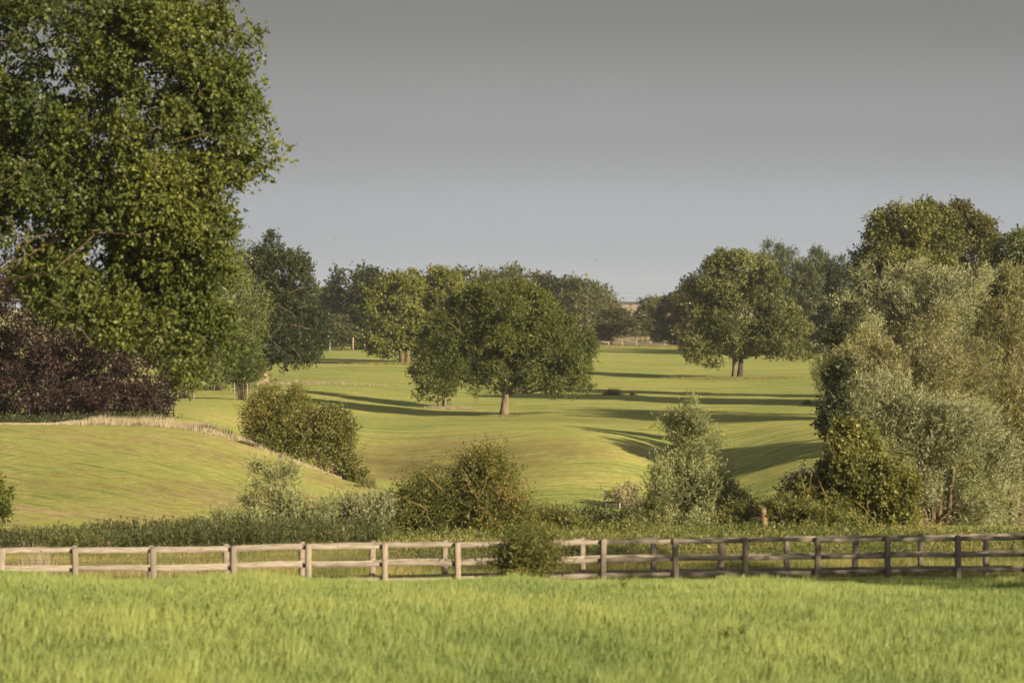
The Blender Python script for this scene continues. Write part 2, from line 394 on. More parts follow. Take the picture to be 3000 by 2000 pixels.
def lawn_mat():
    m, n, l, out = new_mat("mown_grass")
    def noise(vec, scale, detail=5, rough=0.6):
        t = n.new("ShaderNodeTexNoise"); t.inputs["Scale"].default_value = scale
        t.inputs["Detail"].default_value = detail; t.inputs["Roughness"].default_value = rough
        l.new(vec, t.inputs["Vector"]); return t.outputs["Fac"]
    def mapr(v, a, b, c=0.0, d=1.0):
        t = n.new("ShaderNodeMapRange"); t.interpolation_type = 'SMOOTHSTEP'
        t.inputs["From Min"].default_value = a; t.inputs["From Max"].default_value = b
        t.inputs["To Min"].default_value = c; t.inputs["To Max"].default_value = d
        l.new(v, t.inputs["Value"]); return t.outputs[0]
    def mix(f, a, b, kind='MIX'):
        t = n.new("ShaderNodeMix"); t.data_type = 'RGBA'; t.blend_type = kind
        if isinstance(f, float): t.inputs["Factor"].default_value = f
        else: l.new(f, t.inputs["Factor"])
        for s, v in (("A", a), ("B", b)):
            if isinstance(v, tuple): t.inputs[s].default_value = (*v, 1)
            else: l.new(v, t.inputs[s])
        return t.outputs["Result"]
    def attr(k):
        t = n.new("ShaderNodeAttribute"); t.attribute_name = k; return t
    def math_(op, a, b):
        t = n.new("ShaderNodeMath"); t.operation = op
        for i, v in enumerate((a, b)):
            if isinstance(v, float): t.inputs[i].default_value = v
            else: l.new(v, t.inputs[i])
        return t.outputs[0]
    tc = n.new("ShaderNodeTexCoord")
    mow, dry = attr("mow"), attr("dry").outputs["Fac"]
    patch = noise(tc.outputs["Object"], 0.045, 4)
    patch2 = noise(tc.outputs["Object"], 0.22, 5, 0.7)
    streak = noise(mow.outputs["Vector"], 0.75, 6, 0.75)
    fine = noise(mow.outputs["Vector"], 3.2, 5, 0.8)
    grain = noise(tc.outputs["Object"], 7.0, 3, 0.8)
    # how dry the sward is: map of the place + patches + streaks left by the mower
    d = math_('ADD', dry, mapr(streak, 0.36, 0.66, -0.5, 0.5))
    d = math_('ADD', d, mapr(patch, 0.36, 0.64, -0.18, 0.18))
    d = math_('ADD', d, mapr(patch2, 0.34, 0.66, -0.14, 0.14))
    rp = n.new("ShaderNodeValToRGB")
    set_ramp(rp, [(0.0, (0.158, 0.228, 0.044)), (0.32, (0.345, 0.392, 0.078)), (0.56, (0.42, 0.390, 0.112)), (0.80, (0.255, 0.200, 0.075)), (1.0, (0.46, 0.37, 0.18))])
    l.new(d, rp.inputs[0])
    c = mix(mapr(fine, 0.38, 0.64, 0.0, 0.7), rp.outputs[0], (0.48, 0.45, 0.17))
    # darker olive brown patches, broken up by the patch and streak noise
    olive_mix = math_('MULTIPLY', attr("thin").outputs["Fac"], mapr(math_('ADD', patch2, math_('MULTIPLY', streak, 0.6)), 0.55, 0.95, 0.35, 1.0))
    c = mix(olive_mix, c, (0.175, 0.150, 0.052))
    mott = noise(tc.outputs["Object"], 1.5, 4, 0.7)
    gm = math_('ADD', math_('MULTIPLY', grain, 0.5), math_('MULTIPLY', mott, 0.5))
    g = n.new("ShaderNodeMapRange"); l.new(gm, g.inputs["Value"])
    g.inputs["From Min"].default_value = 0.32; g.inputs["From Max"].default_value = 0.68
    g.inputs["To Min"].default_value = 0.62; g.inputs["To Max"].default_value = 1.35
    vm = n.new("ShaderNodeVectorMath"); vm.operation = 'SCALE'
    l.new(c, vm.inputs[0]); l.new(g.outputs[0], vm.inputs["Scale"])
    pb = n.new("ShaderNodeBsdfPrincipled"); pb.inputs["Roughness"].default_value = 0.85
    pb.inputs["Specular IOR Level"].default_value = 0.15
    l.new(vm.outputs[0], pb.inputs["Base Color"])
    bp = n.new("ShaderNodeBump"); bp.inputs["Strength"].default_value = 0.7; bp.inputs["Distance"].default_value = 0.10
    hsum = math_('ADD', grain, fine)
    l.new(hsum, bp.inputs["Height"]); l.new(bp.outputs[0], pb.inputs["Normal"])
    l.new(pb.outputs[0], out.inputs["Surface"])
    return m
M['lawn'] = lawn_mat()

def bumpf(x, y, cx, cy, rx, ry): return np.exp(-(((x - cx) / rx) ** 2 + ((y - cy) / ry) ** 2))

# meadow: the whole ground beyond the field, out to the horizon
vv = np.concatenate([np.linspace(np.log(56), np.log(340), 230), np.linspace(np.log(343), np.log(3500), 50)])
uu = np.concatenate([np.linspace(-0.75, -0.23, 30), np.linspace(-0.222, 0.222, 180), np.linspace(0.23, 0.75, 30)])
UU, VV = np.meshgrid(uu, vv)
YY = np.exp(VV); XX = UU * (YY + 10)
xf, yf = XX.ravel(), YY.ravel()
zf = H(xf, yf)
# stripe coordinates: straight diagonal passes on the left hill, curved ones round the middle hill, level ones beyond
wl_ = sstep(-2, -9, xf + (yf - 140) * 0.10) * sstep(192, 172, yf)
a1, b1 = xf * 0.86 + yf * 0.50, -xf * 0.50 + yf * 0.86
kx, ky = -1.0, 300.0
rad = np.sqrt(((xf - kx) * 1.35) ** 2 + (yf - ky) ** 2); ang = np.arctan2(xf - kx, ky - yf)
wk = sstep(272, 250, yf)
a2 = wk * rad + (1 - wk) * (yf - 260) * 0.8; b2 = wk * ang * 60 + (1 - wk) * xf
mow = np.stack([np.where(wl_ > 0.5, a1 * 1.0, a2 * 1.0 + 300), np.where(wl_ > 0.5, b1, b2) * 0.045, np.zeros_like(xf)], -1)
dry = np.full(len(xf), 0.22)
dry += 0.33 * wl_
dry += 0.62 * bumpf(xf, yf, -8, 219, 12, 12) + 0.35 * bumpf(xf, yf, 3, 258, 10, 5) + 0.12 * bumpf(xf, yf, 6, 218, 8, 14)
dry += 0.18 * bumpf(xf, yf, -28, 250, 16, 8)
dry -= 0.22 * sstep(205, 190, yf) * (1 - wl_)
dry -= 0.05 * sstep(280, 330, yf)
dry += 0.3 * sstep(96, 84, yf)
thin = 0.9 * bumpf(xf, yf, -9, 217, 9.5, 11) + 0.55 * bumpf(xf, yf, 1, 213, 8, 9) + 0.6 * bumpf(xf, yf, 4, 256, 11, 4) + 0.4 * bumpf(xf, yf, -20, 124, 12, 8) + 0.3 * bumpf(xf, yf, -12, 140, 10, 6)  # thin holds only the weight of the darker olive brown patches
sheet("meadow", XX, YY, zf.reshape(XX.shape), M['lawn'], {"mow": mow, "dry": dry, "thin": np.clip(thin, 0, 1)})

# foreground field
xs = np.linspace(-60, 75, 150); ts = np.linspace(0, 1, 120)
XF, TF = np.meshgrid(xs, ts)
YF = -25 + (fence_y(XF) + 0.2 + 25) * TF
ZF = H(XF.ravel(), YF.ravel()).reshape(XF.shape) + 0.02
M['field_soil'] = rough_mat("field_soil", (0.06, 0.085, 0.018), (0.12, 0.15, 0.03), scale=(3, 3, 3), bump=0.6)
sheet("field", XF, YF, ZF, M['field_soil'])

# ------------------------------------------------------------------ foliage
def leaves_mesh(name, pos, ax, nr, ln, wd, tint, mat, fold=0.18, single=False):
    ax = norm(ax); sd = norm(np.cross(nr, ax)); nr = np.cross(ax, sd)
    ln = ln[:, None]; wd = wd[:, None]
    if single:                                  # leaves too small to show their fold
        V = np.stack([pos, pos + ax * ln * 0.5 + sd * wd * 0.95, pos + ax * ln], 1).reshape(-1, 3)
        b = np.arange(len(pos)) * 3
        return mesh_from(name, V, np.stack([b, b + 1, b + 2], -1), mat, tint=tint)
    mid = pos + ax * ln * 0.45
    V = np.stack([pos, mid + sd * wd * 0.5 + nr * wd * fold, pos + ax * ln, mid - sd * wd * 0.5 + nr * wd * fold], 1).reshape(-1, 3)
    b = np.arange(len(pos)) * 4
    T = np.stack([np.stack([b, b + 1, b + 2], -1), np.stack([b, b + 2, b + 3], -1)], 1).reshape(-1, 3)
    return mesh_from(name, V, T, mat, tint=np.repeat(tint, 2))

def twigs_to_leaves(rng, pos, tdir, outw, L, per, leaf, aspect, spread, droop, jitter, flat=0.6, tnoise=None, leafvar=0.35, wind=(0, 0, 0)):
    n = len(pos)
    tt = (np.arange(per)[None] + rng.random((n, per))) / per
    base = pos[:, None] + tdir[:, None] * (tt * L[:, None])[..., None] + rng.normal(0, jitter, (n, per, 3))
    rnd = norm(rng.normal(size=(n, per, 3)))
    ax = norm(tdir[:, None] + spread * rnd + np.array([0, 0, -droop]) + np.asarray(wind))
    nr = norm(outw[:, None] * 0.55 + np.array([0, 0, flat]) + 0.75 * rng.normal(size=(n, per, 3)))
    ln = leaf * (1 + leafvar * rng.normal(size=(n, per)))
    ln = np.clip(ln, leaf * 0.4, leaf * 1.9)
    ti = np.clip(0.45 + 0.17 * rng.normal(size=(n, per)) + (0 if tnoise is None else tnoise[:, None]), 0, 1)
    return base.reshape(-1, 3), ax.reshape(-1, 3), nr.reshape(-1, 3), ln.ravel(), (ln * aspect).ravel(), ti.ravel()

def crown_points(rng, C, Rr, n, amp, size, gap, inner, seed, stretch, axis_up, wind, flat, cover, under):
    """twig roots of a crown: big masses carry many smaller clumps of foliage, the clumps carry the twigs"""
    area = (Rr[:, 0] * Rr[:, 1] + Rr[:, 1] * Rr[:, 2] + Rr[:, 0] * Rr[:, 2])
    # clumps
    nc = int(np.clip(area.sum() * cover / (math.pi * (size * 0.5) ** 2) * 1.0, 30, 6000))
    b = rng.choice(len(C), nc, p=area / area.sum())
    d = norm(rng.normal(size=(nc, 3)))
    rr = 0.90 + 0.10 * rng.normal(size=nc)
    rr = np.where(rng.random(nc) < 0.18, 0.62 + 0.2 * rng.random(nc), rr)
    c0 = C[b] + Rr[b] * d
    w1 = (vnoise(c0 / (size * 2.6), seed) - 0.5) * 2
    cc = C[b] + Rr[b] * d * np.clip(rr * (1 + amp * w1), 0.3, 1.3)[:, None]
    co = norm(d / Rr[b])
    q = np.full(nc, 9.0)
    for k in range(len(C)):
        dd = (((cc - C[k]) / Rr[k]) ** 2).sum(-1)
        q = np.minimum(q, np.where(b == k, 9.0, dd))
    ok = ~((d[:, 2] < -0.12) & (rng.random(nc) < under))           # foliage sits on top of the masses, shade below
    ok &= (q > 0.42) & (vnoise(c0 / (size * 1.5), seed + 7) > gap)
    b, cc, co = b[ok], cc[ok], co[ok]; nc = len(cc)
    cr = size * 0.5 * np.clip(rng.lognormal(-0.05, 0.38, nc), 0.4, 2.0)
    ca = norm(co + np.array([0, 0, axis_up]) + 0.4 * rng.normal(size=(nc, 3)) + wind)
    # twigs on the clumps
    n1 = int(n * (1 - inner)); w = cr ** 2 * rng.uniform(0.5, 1.5, nc)
    k = rng.choice(nc, n1, p=w / w.sum())
    e = norm(rng.normal(size=(n1, 3)) + 0.55 * co[k] + np.array([0, 0, 0.25]))
    rad = (0.22 + 0.95 * rng.random(n1) ** 0.7) * cr[k]
    off = e * rad[:, None] * np.array([1, 1, flat])
    al = (off * ca[k]).sum(-1, keepdims=True)
    p = cc[k] + off + ca[k] * al * (stretch - 1)
    o = norm(0.75 * e + 0.5 * co[k])
    ctone = (rng.normal(0, 0.08, nc) + rng.normal(0, 0.10, len(C))[b])[k]
    # twigs inside the crown
    n2 = n - n1
    b2 = rng.choice(len(C), n2, p=area / area.sum()); d2 = norm(rng.normal(size=(n2, 3)))
    p2 = C[b2] + Rr[b2] * d2 * (0.25 + 0.6 * rng.random(n2))[:, None]
    return np.concatenate([p, p2]), np.concatenate([o, d2]), np.concatenate([ca[k], d2]), np.concatenate([ctone, np.full(n2, -0.05)])

def blobs_px(blobs, Y, rng, thick=0.9, spread=0.25):
    """(px, py, rx, ry[, forward]) in photograph pixels at distance Y -> centres and radii in metres"""
    C, Rr = [], []
    s = Y / F
    wid = (max(b[0] + b[2] for b in blobs) - min(b[0] - b[2] for b in blobs)) * s
    for b in blobs:
        c = P(b[0], b[1], Y)
        fy = b[4] if len(b) > 4 else rng.uniform(-spread, spread) * wid * 0.5
        c[1] += fy
        C.append(c); Rr.append([b[2] * s, max(b[2], b[3] * 0.8) * s * thick, b[3] * s])
    return np.array(C), np.array(Rr)

KIND = {
    # per: leaves on a twig; out/up/rnd: how twigs point; L: twig length in leaf lengths; amp: unevenness of the crown; stretch: clumps drawn out
    'broad':  dict(per=7, aspect=0.62, out=1.0, up=0.25, rnd=0.75, L=2.4, spread=1.1, droop=0.15, amp=0.12, gap=0.27, inner=0.14, flat=0.55, stretch=1.0, cflat=0.8, cover=3.4, under=0.45, single=True),
    'clump':  dict(per=8, aspect=0.62, out=1.0, up=0.35, rnd=0.6, L=2.0, spread=1.2, droop=0.15, amp=0.13, gap=0.28, inner=0.14, flat=0.8, stretch=1.0, cflat=0.6, cover=3.4, under=0.45, single=True),
    'hang':   dict(per=9, aspect=0.5, out=0.7, up=-0.5, rnd=0.5, L=5.0, spread=0.8, droop=0.5, amp=0.12, gap=0.27, inner=0.15, flat=0.3, stretch=1.0, cflat=1.3, cover=3.2, under=0.10, single=True),
    'willow': dict(per=14, aspect=0.22, out=0.9, up=0.5, rnd=0.5, L=3.6, spread=0.75, droop=0.08, amp=0.10, gap=0.24, inner=0.2, flat=0.4, stretch=1.3, cflat=1.0, cover=2.3, under=0.80, single=True),
    'thorn':  dict(per=12, aspect=0.55, out=0.9, up=0.35, rnd=0.75, L=6.0, spread=1.3, droop=0.1, amp=0.13, gap=0.27, inner=0.15, flat=0.5, stretch=1.3, cflat=0.9, cover=3.2, under=0.35, single=True),
    'pine':   dict(per=9, aspect=0.22, out=0.8, up=0.6, rnd=0.5, L=1.2, spread=1.0, droop=0.0, amp=0.2, gap=0.33, inner=0.12, flat=0.9, stretch=1.0, cflat=0.5, cover=3.4, under=0.40, single=True),
    'cone':   dict(per=9, aspect=0.35, out=0.7, up=0.7, rnd=0.45, L=3.0, spread=0.6, droop=0.0, amp=0.08, gap=0.10, inner=0.2, flat=0.4, stretch=1.6, cflat=0.9, cover=4.2, under=0.00, single=True),
}

def crown(rng, C, Rr, kind, n, leaf, lump_size, mat, seed, name="crown", wind=(0, 0, 0), gap=None, lump=None, lengthen=1.0, up=None, single=None, wide=1.0, under=None):
    k = dict(KIND[kind]); k['aspect'] *= wide
    if under is not None: k['under'] = under
    if gap is not None: k['gap'] = gap
    if lump is not None: k['amp'] = lump
    if up is not None: k['up'] = up
    wind = np.asarray(wind, float)
    pos, outw, caxis, tone = crown_points(rng, C, Rr, max(8, n // k['per']), k['amp'], lump_size, k['gap'], k['inner'], seed, k['stretch'], k['up'], wind, k['cflat'], k['cover'], k['under'])
    td = norm(k['out'] * (0.5 * outw + 0.5 * caxis) + np.array([0, 0, k['up']]) + k['rnd'] * rng.normal(size=pos.shape) + wind)
    tn = tone + 0.45 * (vnoise(pos / (lump_size * 2.0), seed + 20) - 0.5) + 0.3 * (vnoise(pos / (lump_size * 0.3), seed + 21) - 0.5)
    L = leaf * k['L'] * lengthen * rng.uniform(0.5, 1.5, len(pos))
    a = twigs_to_leaves(rng, pos, td, outw, L, k['per'], leaf, k['aspect'], k['spread'], k['droop'], leaf * 0.25, k['flat'], tn, wind=wind * 0.6)
    return leaves_mesh(name, *a, mat, single=k['single'] if single is None else single), pos

def bend(rng, a, b, n=6, amp=0.08, sag=0.0):
    a = np.asarray(a, float); b = np.asarray(b, float)
    t = np.linspace(0, 1, n)[:, None]
    L = np.linalg.norm(b - a)
    w = np.cumsum(rng.normal(0, 1, (n, 3)), 0); w -= t * w[-1] + (1 - t) * w[0]
    return a + (b - a) * t + w * amp * L / math.sqrt(n) + np.array([0, 0, sag * L]) * (4 * t * (1 - t))

def branches(rng, base, top, r0, C, Rr, tw, sec=5, flare=1.3, k=7, split=False, low=0.35, fine=0.35, limb=0.5, back=0.0):
    """trunk with limbs reaching into the crown masses; returns (trunk buffer, list of limb buffers)"""
    tb = Buf(); limbs = []
    Hh = top[2] - base[2]
    pts = bend(rng, base - np.array([0, 0, 0.35]), top, 10, 0.018)
    t = np.linspace(0, 1, 10)
    rad = r0 * (1 - 0.8 * t) * (1 + (flare - 1) * np.exp(-t * 14))
    tb.tube(pts, rad, 12)
    for c, rr in zip(C, Rr):
        lb = Buf() if split else tb
        hz = np.clip((c[2] - base[2]) / Hh - 0.28, low, 0.92)
        i = hz * 9; i0 = int(i); p0 = pts[i0] * (1 - i + i0) + pts[min(i0 + 1, 9)] * (i - i0)
        rl = r0 * (1 - 0.8 * hz) * limb
        lp = bend(rng, p0, c + rr * np.array([0, back, 0.15]), 7, 0.10, 0.04)
        lb.tube(lp, np.linspace(rl, rl * 0.25, 7), k)
        near = tw[(((tw - c) / rr) ** 2).sum(-1) < 1.5]
        if len(near):
            for q in near[rng.choice(len(near), min(sec, len(near)), replace=False)]:
                s0 = lp[rng.integers(2, 7)]
                lb.tube(bend(rng, s0, q, 5, 0.12, 0.03), np.linspace(rl * fine, rl * 0.07, 5), 5)
        if split: limbs.append(lb)
    return tb, limbs

SHRINK = {'willow': 0.86, 'thorn': 0.88, 'clump': 0.95, 'broad': 0.94}     # room for the twigs that stand out of the masses
_seed = [100]
def tree(name, label, cat, px, Y, blobs, kind, n, leaf, lump, leafm, bark='bark', r0=0.3, group=None, sec=4, thick=0.9, spread=0.25, wind=(0, 0, 0),
         gap=None, lumpamp=None, lengthen=1.0, trunks=1, up=None, top=0.8, split=False, low=0.35, lean=0.0, fine=0.35, limb=0.5, nlimb=99, coarse=None, single=None, wide=1.0, back=0.0, under=None):
    _seed[0] += 31
    rng = np.random.default_rng(_seed[0])
    base = G(px, Y)
    C, Rr = blobs_px(blobs, Y, rng, thick, spread)
    Rr = Rr * SHRINK.get(kind, 0.95)
    root = empty(name, base, label, cat, group)
    me, tw = crown(rng, C, Rr, kind, n, leaf, lump, M[leafm], _seed[0], wind=wind, gap=gap, lump=lumpamp, lengthen=lengthen, up=up, single=single, wide=wide, under=under)
    me.vertices.foreach_set("co", (_co(me) - base).astype(np.float32).ravel())
    link("crown", me, root)
    if coarse:                                  # the side of the crown beyond the frame
        C2, R2 = blobs_px(coarse[0], Y, rng, thick, spread)
        m2, _ = crown(rng, C2, R2, kind, coarse[1], leaf * 1.8, lump * 1.5, M[leafm], _seed[0] + 3)
        m2.vertices.foreach_set("co", (_co(m2) - base).astype(np.float32).ravel())
        link("crown", m2, root)
    zt = (C[:, 2] + Rr[:, 2]).max(); cen = C.mean(0)
    for t in range(trunks):
        off = np.array([(t - (trunks - 1) / 2) * r0 * 1.75, rng.uniform(-0.2, 0.2), 0])
        tp = np.array([cen[0] * 0.3 + base[0] * 0.7 + off[0] * 3 + lean, cen[1] * 0.5 + base[1] * 0.5, base[2] + (zt - base[2]) * top])
        sub = np.arange(len(C)) % trunks == t
        tb, limbs = branches(rng, base + off, tp, r0, (C[sub] if sub.any() else C)[:nlimb], (Rr[sub] if sub.any() else Rr)[:nlimb], tw, sec, split=split, low=low, fine=fine, limb=limb, back=back)
        tb.V = [v - base for v in tb.V]
        link("trunk", tb.mesh("trunk", M["dark_bark" if name == "sycamore_tree" and t == 1 else bark], True), root)
        for lb in limbs:
            lb.V = [v - base for v in lb.V]
            link("limb", lb.mesh("limb", M[bark], True), root)
    return root

def bare_sticks(root, px, Y, sticks, mat='twig', r=0.02, seed=1):
    """bare branches seen against a shrub: (px0, py0, px1, py1) each from the base outwards, in front of the foliage"""
    rr_ = np.random.default_rng(seed); b = np.array(root.location)
    for a in sticks:
        A_, B_ = P(a[0], a[1], Y), P(a[2], a[3], Y)
        B_[1] -= rr_.uniform(0.0, 0.5)
        t = Buf(); p = bend(rr_, A_ - b, B_ - b, 8, 0.07, 0.02)
        t.tube(p, np.linspace(r, r * 0.4, 8), 5)
        for k in range(3):
            i = rr_.integers(3, 8); L = np.linalg.norm(B_ - A_) * rr_.uniform(0.15, 0.35)
            d = norm((B_ - A_) / np.linalg.norm(B_ - A_) + rr_.normal(0, 0.55, 3) * np.array([1, .4, 1]))
            t.tube(bend(rr_, p[i - 1], p[i - 1] + d * L, 5, 0.1), np.linspace(r * 0.5, r * 0.25, 5), 4)
        link("bare_branch", t.mesh("bare_branch", M[mat], True), root)

def _co(me):
    a = np.empty(len(me.vertices) * 3, np.float32); me.vertices.foreach_get("co", a); return a.reshape(-1, 3)

def blades(name, x, y, h, w, lean, tint, mat, rng, z=None, two=False):
    """grass blades standing on the ground"""
    n = len(x); z = H(x, y) if z is None else z
    p = np.stack([x, y, z], -1)
    a = rng.uniform(0, 2 * np.pi, n); s = np.stack([np.cos(a), np.sin(a) * 0.6, np.zeros(n)], -1) * (w / 2)[:, None]
    th = rng.uniform(0, 2 * np.pi, n); lr = np.abs(rng.normal(0, lean, n)) * h
    tip = p + np.stack([np.cos(th) * lr + lean * 0.35 * h, np.sin(th) * lr, h * rng.uniform(0.85, 1, n)], -1)
    if two:
        mid = p * 0.5 + tip * 0.5 + np.stack([-np.cos(th) * lr * 0.15, -np.sin(th) * lr * 0.15, h * 0.08], -1)
        V = np.stack([p - s, p + s, mid - s * 0.8, mid + s * 0.8, tip], 1).reshape(-1, 3)
        b = np.arange(n) * 5
        T = np.stack([np.stack([b, b + 1, b + 3], -1), np.stack([b, b + 3, b + 2], -1), np.stack([b + 2, b + 3, b + 4], -1)], 1).reshape(-1, 3)
        return mesh_from(name, V, T, mat, tint=np.repeat(tint, 3))
    V = np.stack([p - s, p + s, tip], 1).reshape(-1, 3)
    b = np.arange(n) * 3
    return mesh_from(name, V, np.stack([b, b + 1, b + 2], -1), mat, tint=tint)

def stuff(name, me, label, cat): return tag(link(name, me), label, cat, kind='stuff')

# ------------------------------------------------------------------ field grass
rng = np.random.default_rng(5)
n = 270000
y = np.sqrt(rng.uniform(39.0 ** 2, 73 ** 2, n)); x = rng.uniform(-0.215, 0.215, n) * y
ok = y < fence_y(x) - 0.6
x, y = x[ok], y[ok]; n = len(x)
q = np.stack([x, y, np.zeros(n)], -1)
pn = vnoise(q / 1.7, 1); pf = vnoise(q / 0.5, 2); pl = vnoise(q / 5.5, 3)
hh = 0.11 + 0.10 * pn * (0.5 + pf) + 0.05 * rng.random(n)
hh *= (1 + 0.6 * (pf > 0.78)) * np.interp(y - 0.28 * x, [52, 59, 80], [1.0, 0.62, 0.55])
ti = np.clip(0.52 + 0.60 * (pl - 0.5) + 0.38 * (pn - 0.5) + 0.28 * (pf - 0.5) + 0.15 * rng.normal(size=n), 0, 0.90) + (rng.random(n) < 0.012) * 0.2
stuff("grass", blades("grass", x, y, hh, rng.uniform(0.012, 0.024, n), 0.35, np.clip(ti, 0, 1), M['field_grass'], rng), "lush bright green grass of the foreground field before the fences", "grass")

# ------------------------------------------------------------------ far country: hill, woodland
def ridge(name, px0, px1, Y, tops, thick, mat, kind='structure', label=None, cat=None):
    """long low hill with a rounded top, tops = [(px, py)]"""
    pxs = np.linspace(px0, px1, 60)
    py = np.interp(pxs, [t[0] for t in tops], [t[1] for t in tops])
    crest = np.array([P(a, b, Y) for a, b in zip(pxs, py)])
    prof = np.linspace(-1, 1, 13)
    X = np.repeat(crest[:, 0][None], 13, 0); Yv = crest[:, 1][None] + prof[:, None] * thick
    zb = ZC - 14.0
    Z = zb + (crest[:, 2][None] - zb) * (np.cos(prof * np.pi / 2) ** 0.7)[:, None]
    return sheet(name, X, Yv, Z, mat)
M['stubble'] = rough_mat("stubble", (0.36, 0.28, 0.19), (0.50, 0.40, 0.28), scale=(0.02, 0.02, 0.02), bump=0)
M['far_wood'] = rough_mat("far_wood", (0.03, 0.04, 0.03), (0.07, 0.08, 0.05), scale=(0.02, 0.05, 0.05), bump=0.5)
ridge("stubble_hill", 1000, 2700, 1900, [(1000, 899), (1700, 892), (1790, 892), (1900, 893), (2050, 882), (2700, 886)], 240, M['stubble'])
ridge("wooded_hill", 800, 2300, 2450, [(800, 886), (1500, 884), (1760, 881), (1860, 884), (2300, 890)], 260, M['far_wood'])

# four kinds of far tree, 10 m tall, copied with their own scale
def far_kind(kind, mat, blobs, n, leaf, lump, seed, bark='dark_bark', gap=None, tr=0.22):
    rng = np.random.default_rng(seed)
    C = np.array([b[:3] for b in blobs], float); Rr = np.array([b[3:] for b in blobs], float)
    me, tw = crown(rng, C, Rr, kind, n, leaf, lump, M[mat], seed, gap=gap, single=True)
    tb, _ = branches(rng, np.zeros(3), np.array([0, 0, 8.5]), tr, C, Rr, tw, 3)
    return me, tb.mesh("trunk", M[bark], True)
FAR = {
    'round': far_kind('broad', 'wood_leaf', [(0, 0, 6.6, 3.0, 3, 3.2), (-1.9, .3, 5, 2, 2, 2.4), (2, -.4, 5.2, 2.1, 2.1, 2.5), (.2, 0, 3.6, 3, 2.6, 2.6), (-1.2, -.5, 7.6, 1.8, 1.8, 1.9)], 9000, 0.42, 1.5, 301, gap=0.10),
    'tall': far_kind('broad', 'birch_leaf', [(0, 0, 7.2, 1.7, 1.7, 2.8), (-.9, .2, 4.8, 1.6, 1.6, 2.6), (1, 0, 5.2, 1.5, 1.5, 2.6), (0, 0, 2.6, 1.8, 1.8, 2.0)], 7000, 0.36, 1.0, 302, gap=0.10),
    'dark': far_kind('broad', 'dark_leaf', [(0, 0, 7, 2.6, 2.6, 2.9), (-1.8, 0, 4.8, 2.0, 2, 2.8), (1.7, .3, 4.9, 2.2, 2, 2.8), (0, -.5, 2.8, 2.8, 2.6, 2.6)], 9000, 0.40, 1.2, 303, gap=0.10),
    'ruddy': far_kind('broad', 'red_leaf', [(0, 0, 6.9, 2.7, 2.7, 2.9), (-1.7, .3, 5, 1.9, 2, 2.3), (1.8, 0, 4.6, 2.1, 2, 2.6), (0, 0, 3, 2.6, 2.5, 2.4)], 7500, 0.42, 1.2, 304, gap=0.33),
    'pine': far_kind('pine', 'pine_leaf', [(0, 0, 9, 1.0, 1, .9), (-1.0, .2, 8, 1.3, 1.3, .6), (1.1, -.3, 7.6, 1.4, 1.3, .65), (-.2, 0, 7.2, 1.7, 1.5, .7), (1.4, .3, 6.2, 1.4, 1.4, .6), (-1.5, 0, 6.0, 1.5, 1.4, .65), (.2, 0, 5.2, 1.9, 1.6, .7)], 8500, 0.42, 0.9, 305, gap=0.16, tr=0.2),
    'bush': far_kind('thorn', 'bramble_leaf', [(0, 0, 5, 4.6, 3.5, 5), (-3.4, 0, 3.2, 3, 3, 3.6), (3.3, 0, 3.5, 3.1, 3, 4.0)], 5000, 0.42, 2.0, 306, gap=0.10),
}
def far_tree(kind, name, label, px, top, Y, wpx, cat="tree", group="trees of the far woodland", rot=None, seed=[0]):
    """width and top in photograph pixels at distance Y"""
    seed[0] += 1
    Y = Y * 1.2
    b = G(px, Y)
    zt = P(px, top, Y)[2]
    root = empty(name, b, label, cat, group)
    hgt = (zt - b[2]) / 9.9
    root.scale = (wpx * Y / F / 7.0 * (1.6 if kind in ('tall',) else 1.0), wpx * Y / F / 7.0 * (1.6 if kind in ('tall',) else 1.0), hgt)
    root.rotation_euler = (0, 0, (seed[0] * 2.399) if rot is None else rot)
    me, tb = FAR[kind]
    link("crown", me, root); link("trunk", tb, root)
    return root

